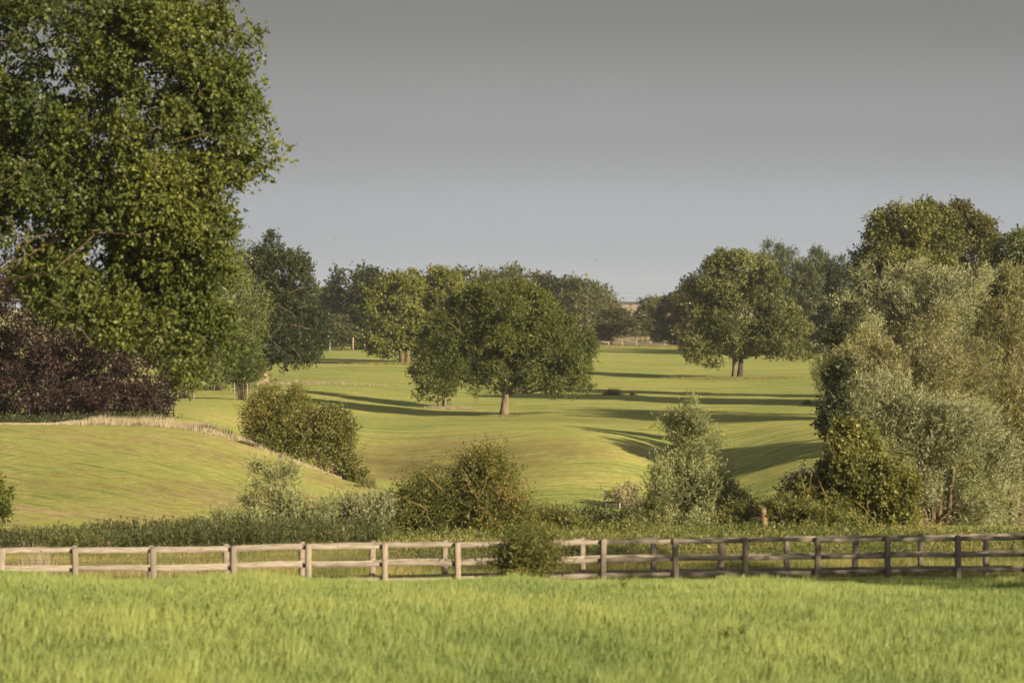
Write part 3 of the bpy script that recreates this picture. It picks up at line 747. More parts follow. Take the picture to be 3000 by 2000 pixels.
for a in (
    ('dark', "woodland_tree", "dark round topped tree behind the fence posts, left of the lime green trees", 1045, 795, 470, 175),
    ('dark', "woodland_tree", "low dark tree filling the gap right of the dark oak's lower branches", 960, 925, 455, 130),
    ('dark', "woodland_tree", "deep green tree crown tucked close behind the left side of the left lime tree", 1098, 812, 475, 150),
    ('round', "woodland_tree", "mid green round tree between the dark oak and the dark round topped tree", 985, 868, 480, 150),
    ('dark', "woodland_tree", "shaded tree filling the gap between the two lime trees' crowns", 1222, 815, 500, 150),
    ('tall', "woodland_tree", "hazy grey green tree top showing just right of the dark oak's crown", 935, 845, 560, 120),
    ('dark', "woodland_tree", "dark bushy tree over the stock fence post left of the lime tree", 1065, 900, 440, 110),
    ('round', "woodland_tree", "small rounded dark tree between the dark oak and the two fence posts", 1000, 935, 438, 100),
    ('round', "woodland_tree", "dull green woodland tree showing above the lime green trees' right shoulder", 1370, 808, 520, 150),
    ('ruddy', "woodland_tree", "thin brownish tree top poking above the central oak's crown", 1440, 797, 560, 90),
    ('round', "woodland_tree", "dark rounded tree top directly above the central oak's highest point", 1505, 801, 530, 130),
    ('ruddy', "woodland_tree", "russet tinged tree top above the central oak's right shoulder", 1570, 803, 545, 130),
    ('dark', "woodland_tree", "dark dense tree beside the russet tinged top, right of the central oak", 1630, 822, 530, 170),
    ('round', "woodland_tree", "olive green tree on the ridge between the dark dense tree and the pale stems", 1682, 832, 540, 160),
    ('round', "woodland_tree", "light green tree with upright tips where the ridge starts to fall", 1728, 845, 550, 150),
    ('tall', "woodland_tree", "pale upright tree at the right end of the wooded ridge beside the gap of sky", 1766, 862, 560, 95),
    ('round', "woodland_tree", "mid green tree below the ridge end, lower than the pale upright tree", 1735, 905, 520, 190),
    ('round', "woodland_tree", "silvery green tree beside the central oak's right edge", 1675, 872, 500, 120),
    ('round', "woodland_tree", "grey green sparse tree in the gap, right of the pale distant field", 1908, 882, 560, 95),
    ('tall', "woodland_tree", "bright green tree crown against the sky in the gap between the woods", 1950, 874, 575, 120),
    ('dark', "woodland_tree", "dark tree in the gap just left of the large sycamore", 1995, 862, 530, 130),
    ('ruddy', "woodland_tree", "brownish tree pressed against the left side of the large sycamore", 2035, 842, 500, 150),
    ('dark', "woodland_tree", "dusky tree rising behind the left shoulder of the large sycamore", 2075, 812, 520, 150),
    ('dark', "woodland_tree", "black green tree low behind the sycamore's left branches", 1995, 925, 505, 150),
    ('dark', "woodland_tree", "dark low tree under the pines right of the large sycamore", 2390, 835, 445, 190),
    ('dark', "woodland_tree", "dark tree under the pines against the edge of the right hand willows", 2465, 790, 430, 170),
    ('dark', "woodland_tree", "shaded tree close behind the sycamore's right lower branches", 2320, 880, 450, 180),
):
    far_tree(*a)
for a in (
    ('bush', "thorn_bush", "brownish green hedge bush behind the dry grass, left of the conical dark bush", 1715, 925, 570, 130),
    ('bush', "thorn_bush", "broad rusty green hedge bush in the middle of the gap behind the dry grass", 1830, 918, 575, 150),
    ('bush', "thorn_bush", "green hedge bush right of centre in the gap, tapering towards the dark trees", 1905, 935, 570, 120),
    ('dark', "thorn_bush", "small conical dark bush standing in the dry grass in front of the far hedge", 1782, 945, 545, 55),
    ('dark', "thorn_bush", "small dark bush on the dry grass right of the gap, near the white rail's end", 1925, 968, 545, 45),
):
    far_tree(*a, cat="bush", group="bushes along the far hedge")
for a in (
    ("tall pine just behind the sycamore's top, highest of the pines", 2258, 716, 430, 150),
    ("pine with a spiky top second from the sycamore's top", 2322, 738, 440, 140),
    ("pine with a dark pointed top in the middle of the pine group", 2378, 733, 445, 130),
    ("pale green pointed pine beside the dark pointed one", 2412, 742, 450, 105),
    ("layered pine with flat side branches at the right end of the pines", 2452, 760, 435, 150),
    ("pine low in front of the group showing its bare trunks", 2350, 775, 425, 160),
):
    far_tree('pine', "pine_tree", *a, group="pines behind the sycamore")

# ------------------------------------------------------------------ park trees
tree("lime_tree", "lime green tree with two stems, casting a shadow to its left", "tree", 1187, 420,
     [(1165, 860, 78, 58), (1110, 915, 40, 50), (1180, 950, 80, 80), (1128, 1008, 45, 42), (1130, 965, 40, 60), (1215, 985, 55, 60), (1120, 880, 45, 45)],
     'clump', 48000, 0.34, 2.0, 'lime_leaf', r0=0.42, trunks=2, thick=0.8, gap=0.15, under=0.2)
tree("lime_tree", "lime green tree half hidden behind the central oak's left side", "tree", 1240, 430,
     [(1262, 848, 88, 55), (1305, 915, 70, 80), (1330, 860, 60, 45), (1250, 905, 70, 80), (1260, 985, 50, 60)],
     'clump', 48000, 0.34, 2.0, 'lime_leaf', r0=0.4, thick=0.8, gap=0.15, under=0.2)
tree("birch_tree", "light green drooping tree behind the caged conifer and the near oak's lower leaves", "tree", 640, 300,
     [(630, 800, 75, 110), (660, 905, 88, 110), (700, 920, 62, 90), (650, 1010, 100, 110), (585, 930, 90, 160), (700, 1020, 55, 85), (610, 1100, 60, 50)],
     'hang', 42000, 0.24, 1.5, 'birch_leaf', bark='dark_bark', r0=0.3, up=-0.3)
do_ = tree("dark_oak", "tall very dark green oak with bare pale twigs and low hanging branches", "tree", 768, 335,
     [(800, 775, 78, 78), (870, 830, 62, 66), (760, 850, 75, 105), (905, 835, 30, 36), (880, 935, 72, 80), (820, 930, 90, 90), (860, 1015, 80, 58), (795, 1000, 70, 78), (905, 1010, 46, 48), (750, 760, 50, 60), (740, 950, 60, 90)],
     'broad', 90000, 0.25, 1.8, 'dark_leaf', bark='pale_bark', r0=0.62, gap=0.2, lumpamp=0.16, sec=5, limb=0.3)
bare_sticks(do_, 768, 328, [(815, 895, 862, 922), (840, 862, 892, 842), (850, 952, 908, 962), (855, 1018, 884, 1058), (800, 1000, 834, 1030), (870, 905, 915, 890)], 'mid_bark', 0.04, 12)
for (px, lab, hidden) in ((712, "bushy column shaped conifer in a stake cage beside the dark oak", 0), (545, "bushy conifer in a stake cage at the edge of the purple beech", 1)):
    r = tree("conifer_tree", lab, "tree", px, 262, [(px, 1062, 47, 62), (px - 6, 1020, 36, 46), (px + 12, 1095, 42, 36), (px - 12, 1098, 40, 36)],
         'cone', 15000, 0.22, 0.7, 'conifer_leaf', bark='dark_bark', r0=0.14, sec=6, spread=0.1, group="conifers in stake cages")
    rr_ = np.random.default_rng(px); b = G(px, 262); tb = Buf()
    for k in range(26):                       # dead stems of the conifer inside the cage
        a = rr_.uniform(0, 6.28); rad_ = rr_.uniform(0.1, 0.75)
        tb.tube([np.array([math.cos(a) * rad_ * 0.4, math.sin(a) * rad_ * 0.4, -0.05]), np.array([math.cos(a) * rad_ * 1.0, math.sin(a) * rad_, 1.9])], [0.04, 0.03], 4)
    link("dead_stem", tb.mesh("dead_stem", M['bark']), r)["kind"] = 'stuff'

def tree_guard(px, Y, halfw, hgt, label):
    rr_ = np.random.default_rng(int(px) + 3)
    b = G(px, Y); root = empty("tree_guard", b, label, "tree guard", "stake cages round the young trees")
    cs = [(-halfw, -halfw), (halfw * 0.15, -halfw * 1.15), (halfw, -halfw * 0.7), (halfw * 0.9, halfw), (-halfw * 0.8, halfw)]
    for i, (x_, y_) in enumerate(cs):
        t = Buf(); h_ = hgt * rr_.uniform(0.92, 1.08)
        z0 = h1(b[0] + x_, b[1] + y_) - b[2] - 0.3
        t.tube([np.array([x_, y_, z0]), np.array([x_ + rr_.uniform(-.05, .05), y_, h_])], 0.042, 7)
        link("stake", t.mesh("stake", M['stake_wood']), root)
    net = Buf()
    for i in range(len(cs)):
        p, q = np.array([*cs[i], 0.0]), np.array([*cs[(i + 1) % len(cs)], 0.0])
        for k in range(6):
            zz = np.array([0, 0, 0.08 + k * (hgt - 0.2) / 5]); net.tube([p + zz, q + zz], 0.007, 3, cap=False)
        for k in range(1, 7):
            w_ = p + (q - p) * k / 7; net.tube([w_ + [0, 0, 0.05], w_ + [0, 0, hgt - 0.1]], 0.007, 3, cap=False)
    o = link("wire_netting", net.mesh("wire_netting", M['wire']), root)
    return root
tree_guard(722, 261.5, 1.05, 1.65, "stake and netting cage round the column shaped conifer beside the dark oak")
tree_guard(545, 261.5, 0.75, 1.65, "stake and netting cage round the conifer beside the purple beech")
tree_guard(1302, 287.5, 0.85, 1.75, "stake and netting cage round the young maple left of the central oak")

tree("maple_tree", "young maple in a stake cage, merging with the left side of the central oak", "tree", 1300, 288,
     [(1290, 1085, 68, 66), (1238, 1105, 26, 30), (1300, 1005, 66, 84), (1345, 1075, 56, 64), (1262, 1122, 40, 44)],
     'broad', 22000, 0.23, 1.1, 'mid_oak_leaf', r0=0.16, sec=6, thick=0.8)
co_ = tree("oak_tree", "broad round oak on a single stout trunk in the middle of the meadow", "tree", 1475, 265,
     [(1475, 912, 125, 72), (1372, 945, 95, 74), (1580, 950, 95, 74), (1655, 1015, 80, 74), (1690, 1080, 46, 64), (1605, 1060, 100, 80), (1480, 1000, 150, 96), (1345, 1030, 95, 78),
      (1405, 1105, 84, 44), (1500, 1105, 62, 44), (1588, 1112, 62, 50), (1655, 1115, 62, 42), (1698, 1142, 34, 26), (1430, 868, 60, 36), (1530, 872, 66, 38)],
     'broad', 155000, 0.168, 1.5, 'mid_oak_leaf', bark='mid_bark', r0=0.40, sec=7, thick=0.85, spread=0.2, lumpamp=0.15, gap=0.2, split=True, low=0.25, top=0.75)
bare_sticks(co_, 1475, 258.5, [(1352, 972, 1312, 945), (1350, 965, 1338, 928), (1400, 918, 1375, 890), (1440, 1130, 1425, 1152)], 'mid_bark', 0.032, 11)
tree("sycamore_tree", "large rounded sycamore with a pale and a dark trunk, alone in the right meadow", "tree", 2158, 375,
     [(2165, 782, 88, 54), (2110, 858, 105, 70), (2225, 858, 95, 74), (2070, 950, 74, 84), (2190, 950, 140, 86), (2310, 975, 54, 82), (2052, 1020, 58, 38), (2180, 1005, 120, 40), (2300, 1022, 62, 34), (2270, 900, 70, 60), (2345, 1000, 26, 60)],
     'clump', 120000, 0.27, 1.9, 'syc_leaf', bark='mid_bark', r0=0.36, trunks=2, sec=6, gap=0.2, under=0.3, thick=0.85, spread=0.2, split=False, low=0.22)
tree("purple_beech", "broad purple leaved beech sweeping the ground at the left", "tree", 150, 202,
     [(60, 900, 230, 100), (250, 960, 160, 110), (120, 1000, 260, 150), (150, 1150, 260, 90), (320, 1075, 170, 125), (425, 1150, 92, 78), (-180, 1000, 300, 240), (200, 1120, 220, 100), (50, 1140, 160, 86), (480, 1190, 36, 44), (330, 1180, 110, 46), (230, 850, 110, 60), (380, 1000, 90, 70), (160, 1200, 140, 36)],
     'clump', 105000, 0.21, 1.3, 'purple_leaf', bark='dark_bark', r0=0.5, sec=6, thick=0.8, gap=0.10, lumpamp=0.12, under=0.05)

# tall trees and willows on the right
tree("maple_tree", "tall green maple rising highest above the willows on the right", "tree", 2640, 275,
     [(2645, 672, 96, 74), (2590, 740, 88, 72), (2705, 700, 96, 76), (2640, 770, 120, 76), (2556, 785, 52, 46), (2670, 810, 130, 76), (2620, 900, 120, 90), (2720, 900, 120, 120), (2560, 1000, 90, 130), (2700, 1060, 130, 130)],
     'broad', 100000, 0.25, 1.7, 'maple_leaf', r0=0.5, sec=5, gap=0.10, lumpamp=0.08)
tree("maple_tree", "russet tinted maple behind the right shoulder of the tall green one", "tree", 2830, 285,
     [(2795, 670, 90, 64), (2868, 690, 44, 50), (2820, 740, 92, 66), (2760, 700, 60, 60), (2840, 860, 110, 120), (2840, 1030, 110, 130)],
     'broad', 60000, 0.24, 1.5, 'red_leaf', r0=0.45, sec=6, gap=0.12, lumpamp=0.08)
tree("lime_tree", "dark shaded tree cut by the right edge above the willows", "tree", 2990, 262,
     [(2965, 960, 70, 130), (2962, 765, 76, 80), (2905, 800, 62, 60), (3030, 730, 100, 56), (2950, 900, 100, 110), (3060, 880, 120, 160), (2980, 1050, 110, 140)],
     'clump', 60000, 0.25, 1.6, 'mid_oak_leaf', r0=0.45, sec=5, gap=0.16)
WIND = (0.18, 0.0, 0.0)
tree("willow_tree", "big olive grey willow forming the broad upper mass on the right", "willow", 2660, 245,
     [(2570, 850, 92, 66), (2690, 830, 92, 54), (2790, 850, 90, 62), (2830, 920, 70, 80), (2860, 1000, 60, 84), (2700, 940, 140, 84), (2560, 930, 84, 84), (2500, 960, 36, 90), (2510, 1050, 48, 90), (2600, 1060, 90, 90), (2740, 1080, 120, 110), (2860, 1120, 70, 110), (2560, 1160, 90, 90)],
     'willow', 130000, 0.205, 2.0, 'willow_leaf', r0=0.5, sec=4, wide=1.25, spread=0.55, wind=WIND, trunks=2)
tree("willow_tree", "golden olive willow lobe in the middle of the right hand grove", "willow", 2720, 205,
     [(2720, 980, 90, 60), (2660, 1060, 70, 70), (2780, 1030, 90, 80), (2560, 1090, 70, 60), (2720, 1120, 120, 80), (2840, 1110, 76, 90), (2620, 1150, 90, 70)],
     'willow', 110000, 0.18, 1.8, 'gold_willow_leaf', r0=0.35, sec=4, wide=1.25, spread=0.55, wind=WIND, trunks=2)
tree("willow_tree", "silvery bushy willow in front of the grove, nearest the farther fence on the right", "willow", 2745, 132,
     [(2540, 1205, 66, 62), (2590, 1275, 90, 80), (2700, 1205, 110, 68), (2790, 1250, 80, 80), (2860, 1320, 80, 90), (2690, 1320, 110, 90), (2800, 1390, 90, 80), (2880, 1430, 90, 100), (2700, 1420, 60, 50), (2640, 1390, 70, 70), (2850, 1520, 120, 44), (2700, 1500, 80, 60), (2780, 1480, 70, 60), (2930, 1490, 60, 70)],
     'willow', 140000, 0.15, 1.5, 'willow_leaf', bark='bark', r0=0.14, sec=6, spread=0.5, under=0.45, wind=WIND, trunks=4, low=0.1, gap=0.33)
tree("willow_tree", "olive willow cut by the right edge of the view", "willow", 2985, 140,
     [(2970, 950, 66, 110), (3010, 880, 80, 70), (3000, 1080, 90, 120), (2975, 1250, 60, 110), (2960, 1420, 70, 110), (3060, 1300, 100, 200), (2950, 1530, 70, 40)],
     'willow', 110000, 0.15, 1.6, 'gold_willow_leaf', r0=0.22, sec=4, under=0.5, wind=WIND, trunks=2, low=0.15)
tree("alder_tree", "dark leaved tree forming the left edge of the right hand grove", "tree", 2492, 216,
     [(2476, 985, 24, 46), (2466, 1090, 26, 70), (2478, 1180, 38, 60), (2520, 1060, 50, 90, 4.5), (2462, 1200, 30, 44), (2510, 950, 30, 50, 3.0)],
     'broad', 30000, 0.20, 1.0, 'dark_leaf', bark='dark_bark', r0=0.2, sec=6, gap=0.18, low=0.15)
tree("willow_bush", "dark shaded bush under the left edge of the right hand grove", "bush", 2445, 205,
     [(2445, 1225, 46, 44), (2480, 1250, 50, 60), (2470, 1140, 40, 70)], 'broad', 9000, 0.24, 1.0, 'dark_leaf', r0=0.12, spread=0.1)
ab_ = tree("ash_bush", "yellow green shrub with bare golden sticks at the left front of the grove", "bush", 2560, 108,
     [(2490, 1300, 56, 52), (2450, 1275, 24, 20), (2545, 1370, 84, 66), (2480, 1400, 60, 56), (2590, 1440, 80, 70), (2470, 1470, 60, 56), (2560, 1510, 100, 50), (2650, 1490, 44, 56), (2400, 1440, 40, 40), (2380, 1480, 44, 40)],
     'broad', 70000, 0.115, 0.8, 'ash_leaf', bark='twig', r0=0.09, sec=12, trunks=4, low=0.06, gap=0.36, fine=0.6)
bare_sticks(ab_, 2560, 107.2, [(2480, 1480, 2420, 1280), (2490, 1470, 2440, 1330), (2500, 1500, 2430, 1420), (2530, 1420, 2505, 1330), (2545, 1500, 2520, 1400), (2560, 1520, 2480, 1430),
    (2585, 1520, 2565, 1430), (2600, 1530, 2640, 1440), (2470, 1500, 2400, 1440), (2440, 1500, 2395, 1405), (2370, 1470, 2338, 1382), (2365, 1470, 2376, 1386), (2620, 1480, 2700, 1470), (2540, 1545, 2450, 1500)], r=0.015, seed=5)
tree("bramble_bush", "purplish grey thicket left of the shrub with golden sticks", "bush", 2350, 112,
     [(2350, 1460, 46, 38), (2400, 1445, 40, 44), (2320, 1490, 36, 30), (2390, 1500, 50, 40)], 'thorn', 15000, 0.10, 0.5, 'dusk_bramble', bark='twig', r0=0.05, trunks=3, sec=7, low=0.1)
tree("osier_bush", "young pale green willow bush rising to a pointed top right of centre", "willow", 2030, 112,
     [(2028, 1215, 22, 30), (2026, 1250, 32, 44), (2032, 1292, 46, 52), (2022, 1362, 74, 62), (1986, 1440, 94, 66), (2092, 1425, 74, 62), (2000, 1515, 116, 60), (2115, 1505, 70, 58), (1940, 1500, 60, 60), (2040, 1570, 130, 44)],
     'willow', 105000, 0.13, 0.6, 'osier_leaf', bark='twig', r0=0.10, sec=7, trunks=3, low=0.06, gap=0.15, up=0.7, lumpamp=0.06, wind=(0.10, 0, 0), under=0.5, top=0.6)
hb_ = tree("hawthorn_bush", "large twiggy hawthorn with pale dead branches behind the two fences", "bush", 1350, 98,
     [(1365, 1425, 100, 56), (1275, 1480, 90, 52), (1420, 1480, 105, 64), (1215, 1540, 84, 52), (1340, 1540, 140, 56), (1470, 1535, 70, 56), (1480, 1425, 50, 44), (1180, 1570, 50, 30)],
     'thorn', 105000, 0.078, 0.75, 'thorn_leaf', bark='twig', r0=0.11, sec=16, trunks=4, low=0.05, gap=0.33, fine=0.45, lumpamp=0.22, lengthen=1.5)
bare_sticks(hb_, 1350, 96.7, [(1405, 1520, 1402, 1440), (1404, 1470, 1360, 1400), (1402, 1460, 1440, 1375), (1470, 1490, 1545, 1415), (1480, 1480, 1530, 1440), (1500, 1460, 1500, 1400), (1260, 1500, 1180, 1450), (1300, 1440, 1240, 1380), (1380, 1420, 1350, 1365), (1270, 1540, 1230, 1480)], 'twig', 0.013, 6)
tree("hawthorn_bush", "taller left half of the pair of bushes on the brow of the left hill", "bush", 825, 164,
     [(822, 1195, 62, 52), (785, 1260, 66, 56), (860, 1250, 66, 66), (830, 1320, 86, 56), (765, 1290, 44, 40)], 'thorn', 56000, 0.115, 0.9, 'thorn_leaf', r0=0.14, trunks=2, sec=8, low=0.1, up=0.8, spread=0.12)
tree("hawthorn_bush", "lower right half of the pair of bushes on the brow of the left hill", "bush", 960, 153,
     [(955, 1290, 60, 50), (1000, 1345, 52, 52), (930, 1340, 66, 46), (900, 1290, 40, 60), (1030, 1380, 26, 28)], 'thorn', 50000, 0.115, 0.9, 'bramble_leaf', r0=0.12, trunks=2, sec=8, low=0.1, up=0.7, spread=0.12)
tree("willow_sapling", "thin see-through willow sapling in front of the left hill", "willow", 815, 97,
     [(800, 1390, 36, 34), (835, 1430, 44, 40), (775, 1430, 26, 44), (760, 1475, 26, 22), (845, 1465, 46, 34), (805, 1470, 34, 34), (820, 1345, 16, 20)],
     'willow', 5600, 0.12, 0.4, 'osier_leaf', bark='bark', r0=0.045, sec=12, low=0.15, gap=0.42, fine=0.8)
for px, Y, lab, bl, mt in (
    (715, 95, "low willow scrub under the left side of the thin sapling", [(700, 1572, 84, 34), (660, 1590, 60, 22), (770, 1565, 70, 36)], 'osier_leaf'),
    (860, 96, "low willow scrub directly below the thin sapling", [(850, 1545, 84, 44), (910, 1560, 84, 44), (830, 1510, 40, 34)], 'osier_leaf'),
    (1010, 97, "silvery low willow scrub touching the left side of the large hawthorn", [(1000, 1545, 80, 38), (1070, 1540, 70, 46), (1080, 1575, 80, 34)], 'willow_leaf'),
):
    tree("willow_scrub", lab, "bush", px, Y, bl, 'willow', 26000, 0.12, 0.6, mt, bark='twig', r0=0.04, sec=6, trunks=3, low=0.05, gap=0.3, up=0.6)
tree("bramble_bush", "dark leafy bramble growing through the nearer fence below the hawthorn", "bush", 1545, 69.0,
     [(1530, 1615, 44, 30), (1500, 1650, 56, 32), (1585, 1640, 56, 34), (1622, 1650, 36, 28), (1552, 1668, 70, 30), (1478, 1645, 24, 20)],
     'thorn', 26000, 0.055, 0.35, 'thorn_leaf', bark='twig', r0=0.025, sec=9, trunks=3, low=0.05, gap=0.30, thick=0.7, spread=0.1, lumpamp=0.3, lengthen=1.5)
tree("elder_bush", "leafy bush just entering at the left edge below the hill", "bush", -40, 100,
     [(-45, 1440, 56, 54), (-30, 1510, 40, 48), (-80, 1500, 90, 80)], 'broad', 9000, 0.12, 0.6, 'mid_oak_leaf', r0=0.08, trunks=2, low=0.1)
for px, Y, lab, bl, mt, nn in (
    (1620, 101, "yellowish bramble mound right of the large hawthorn, behind the fences", [(1560, 1555, 70, 44), (1640, 1550, 70, 36), (1600, 1580, 80, 40)], 'bramble_leaf', 26000),
    (1770, 103, "dark green bramble mound between the hawthorn and the young willow", [(1720, 1548, 70, 34), (1790, 1540, 70, 42), (1850, 1555, 50, 34), (1770, 1580, 100, 40)], 'nettle_leaf', 30000),
    (2230, 100, "sunlit bramble mound beside the broken dead trunk", [(2230, 1545, 60, 36), (2290, 1525, 60, 40), (2350, 1540, 60, 44), (2290, 1575, 120, 36)], 'bramble_leaf', 34000),
    (2440, 98, "straggly bramble at the foot of the shrub with golden sticks", [(2420, 1555, 60, 40), (2480, 1570, 70, 34)], 'ash_leaf', 14000),
    (2180, 101, "dull bramble filling in right below the young pale willow bush", [(2160, 1550, 50, 40), (2130, 1580, 80, 34)], 'bramble_leaf', 14000),
):
    tree("bramble_bush", lab, "bush", px, Y, bl, 'thorn', nn, 0.085, 0.5, mt, bark='twig', r0=0.03, sec=7, trunks=3, low=0.05, gap=0.26, up=0.5)
for px, Y, w_, h_, lab, mt in ((1793, 308, 30, 15, "low dense clump of rushes between the central oak and the sycamore", 'rush'), (1855, 308, 8, 10, "small thin weed right of the rush clump", 'rush'),
                            (1080, 137, 40, 22, "brown tufted plants at the foot of the pair of bushes on the hill", 'rush'), (2365, 279, 17, 11, "small dark plant at the edge of the grove's shadow", 'rush')):
    rr_ = np.random.default_rng(px); n = 260 if w_ > 20 else 110
    b = G(px, Y); s_ = Y / F
    xx = b[0] + rr_.normal(0, w_ * 0.45 * s_, n); yy = b[1] + rr_.normal(0, w_ * 0.4 * s_, n)
    hh_ = h_ * 2.1 * s_ * rr_.uniform(0.5, 1.0, n) * np.exp(-((xx - b[0]) / (w_ * s_ * 1.3)) ** 2)
    me = blades("rush_clump", xx, yy, hh_, np.full(n, 0.05 * s_ / 0.03), 0.35, rr_.random(n), M[mt], rr_)
    me.vertices.foreach_set("co", (_co(me) - b).astype(np.float32).ravel())
    o = link("rush_clump", me); o.location = b
    tag(o, lab, "plant")

# near oak, its trunk outside the frame to the left
_seed[0] = 900
no_ = tree("oak_tree", "huge near oak with yellow green leaves filling the upper left of the view", "tree", -420, 77,
     [(440, 240, 300, 270), (150, 130, 320, 300), (610, 110, 165, 165), (585, 390, 150, 130), (685, 470, 92, 84), (722, 530, 56, 46), (610, 555, 130, 110), (350, 590, 280, 220), (545, 740, 140, 140), (600, 860, 84, 90), (440, 850, 180, 130), (250, 760, 180, 160), (110, 640, 170, 140),
      (700, 150, 90, 90), (735, 110, 50, 30), (330, 930, 90, 90), (530, 960, 70, 50), (190, 880, 60, 70), (640, 680, 60, 50), (660, 610, 70, 60), (20, 480, 150, 160), (-60, 610, 150, 150), (-120, 250, 200, 300), (60, 590, 120, 110), (150, 500, 130, 120), (300, 400, 150, 140), (180, 780, 100, 90), (430, 640, 150, 130), (560, 1040, 56, 60), (630, 985, 56, 60), (480, 990, 80, 50), (60, 660, 100, 90), (160, 820, 60, 70), (-20, 560, 130, 130), (330, 1000, 42, 60), (450, 1015, 50, 46), (590, 1095, 42, 46), (262, 955, 40, 56), (185, 900, 40, 50)],
     'broad', 225000, 0.105, 0.95, 'oak_leaf', bark='bark', r0=0.62, sec=9, thick=0.72, spread=0.10, gap=0.20, lumpamp=0.15, wide=1.1, single=False, under=0.25, back=0.75, split=True, low=0.3, top=0.9, fine=0.5, limb=0.17, nlimb=7, coarse=([(-420, 250, 420, 420), (-650, 600, 300, 350), (-300, 650, 200, 300)], 26000))

bare_sticks(no_, 0, 74.9, [(62, 720, 38, 640), (64, 716, 96, 655), (145, 880, 215, 918), (212, 950, 232, 1012), (236, 955, 276, 1018), (-20, 880, 52, 905), (-40, 560, 95, 470), (-30, 130, 70, 90), (430, 390, 515, 345), (445, 520, 462, 440), (560, 300, 600, 262), (480, 925, 530, 900)], 'bark', 0.017, 9)

# tree beyond the right edge whose shade lies on the fences
tree("ash_tree", "tall tree standing just outside the right edge of the view", "tree", (29 / 51.0) * F + 1500, 51,
     [((30 / 51.0) * F + 1500, 890 - (4.2 / 51.0) * F, 980, 560), ((29 / 51.0) * F + 1500, 890 - (0.0 / 51.0) * F, 1020, 700)],
     'broad', 9500, 0.34, 1.4, 'ash_leaf', r0=0.4, sec=4, gap=0.12, thick=1.0, spread=0.0)

# ------------------------------------------------------------------ fences
def post_mesh(seed, hgt):
    rr_ = np.random.default_rng(seed); b = Buf()
    w, d = 0.066, 0.06
    zs = [-0.5, 0.0, hgt - 0.02, hgt]
    V, T = [], []
    for i, z in enumerate(zs):
        k = 0.86 if i == 3 else 1.0
        c = 0.012
        ring = [(-w + c, -d), (w - c, -d), (w, -d + c), (w, d - c), (w - c, d), (-w + c, d), (-w, d - c), (-w, -d + c)]
        for x_, y_ in ring:
            V.append((x_ * k + rr_.normal(0, .002), y_ * k + rr_.normal(0, .002), z + (0.012 * y_ / d if i >= 2 else 0) + rr_.normal(0, .003)))
    for i in range(3):
        for j in range(8):
            p, q = i * 8 + j, i * 8 + (j + 1) % 8
            T += [(p, q, q + 8), (p, q + 8, p + 8)]
    for j in range(1, 7): T.append((24, 24 + j, 24 + j + 1))
    return mesh_from("post", V, T, M['post_wood'])
def rail_mesh(seed):
    """1 m long rail, stretched along x to its bay"""
    rr_ = np.random.default_rng(seed)
    xs_ = np.linspace(0, 1, 7); h_, t_ = 0.051, 0.02
    V, T = [], []
    bow = rr_.normal(0, 0.010); top_ = rr_.normal(0, 0.004, 7)
    for i, x_ in enumerate(xs_):
        z_ = bow * 4 * x_ * (1 - x_)
        for y2, z2 in ((-t_, -h_ + .006), (-t_, h_ - .006), (-t_ + .006, h_), (t_, h_), (t_, -h_)):
            V.append((x_, y2, z2 + z_ + (top_[i] if z2 > 0 else -top_[i] * 0.5)))
    for i in range(6):
        for j in range(5):
            p, q = i * 5 + j, i * 5 + (j + 1) % 5
            T += [(p, p + 5, q), (q, p + 5, q + 5)]
    for e, s_ in ((0, 1), (30, -1)):
        for j in range(1, 4): T.append((e, e + j, e + j + 1)[::s_])
    return mesh_from("rail", V, T, M['fence_wood'])
PM = [post_mesh(s, 1.31) for s in (1, 2, 3, 4)]
RM = [rail_mesh(s) for s in range(11, 19)]
kb = Buf()
kb.tube([np.array([0, -0.004, 0]), np.array([0, 0.004, 0])], 0.016, 7)
KM = kb.mesh("knot", M['knot'])

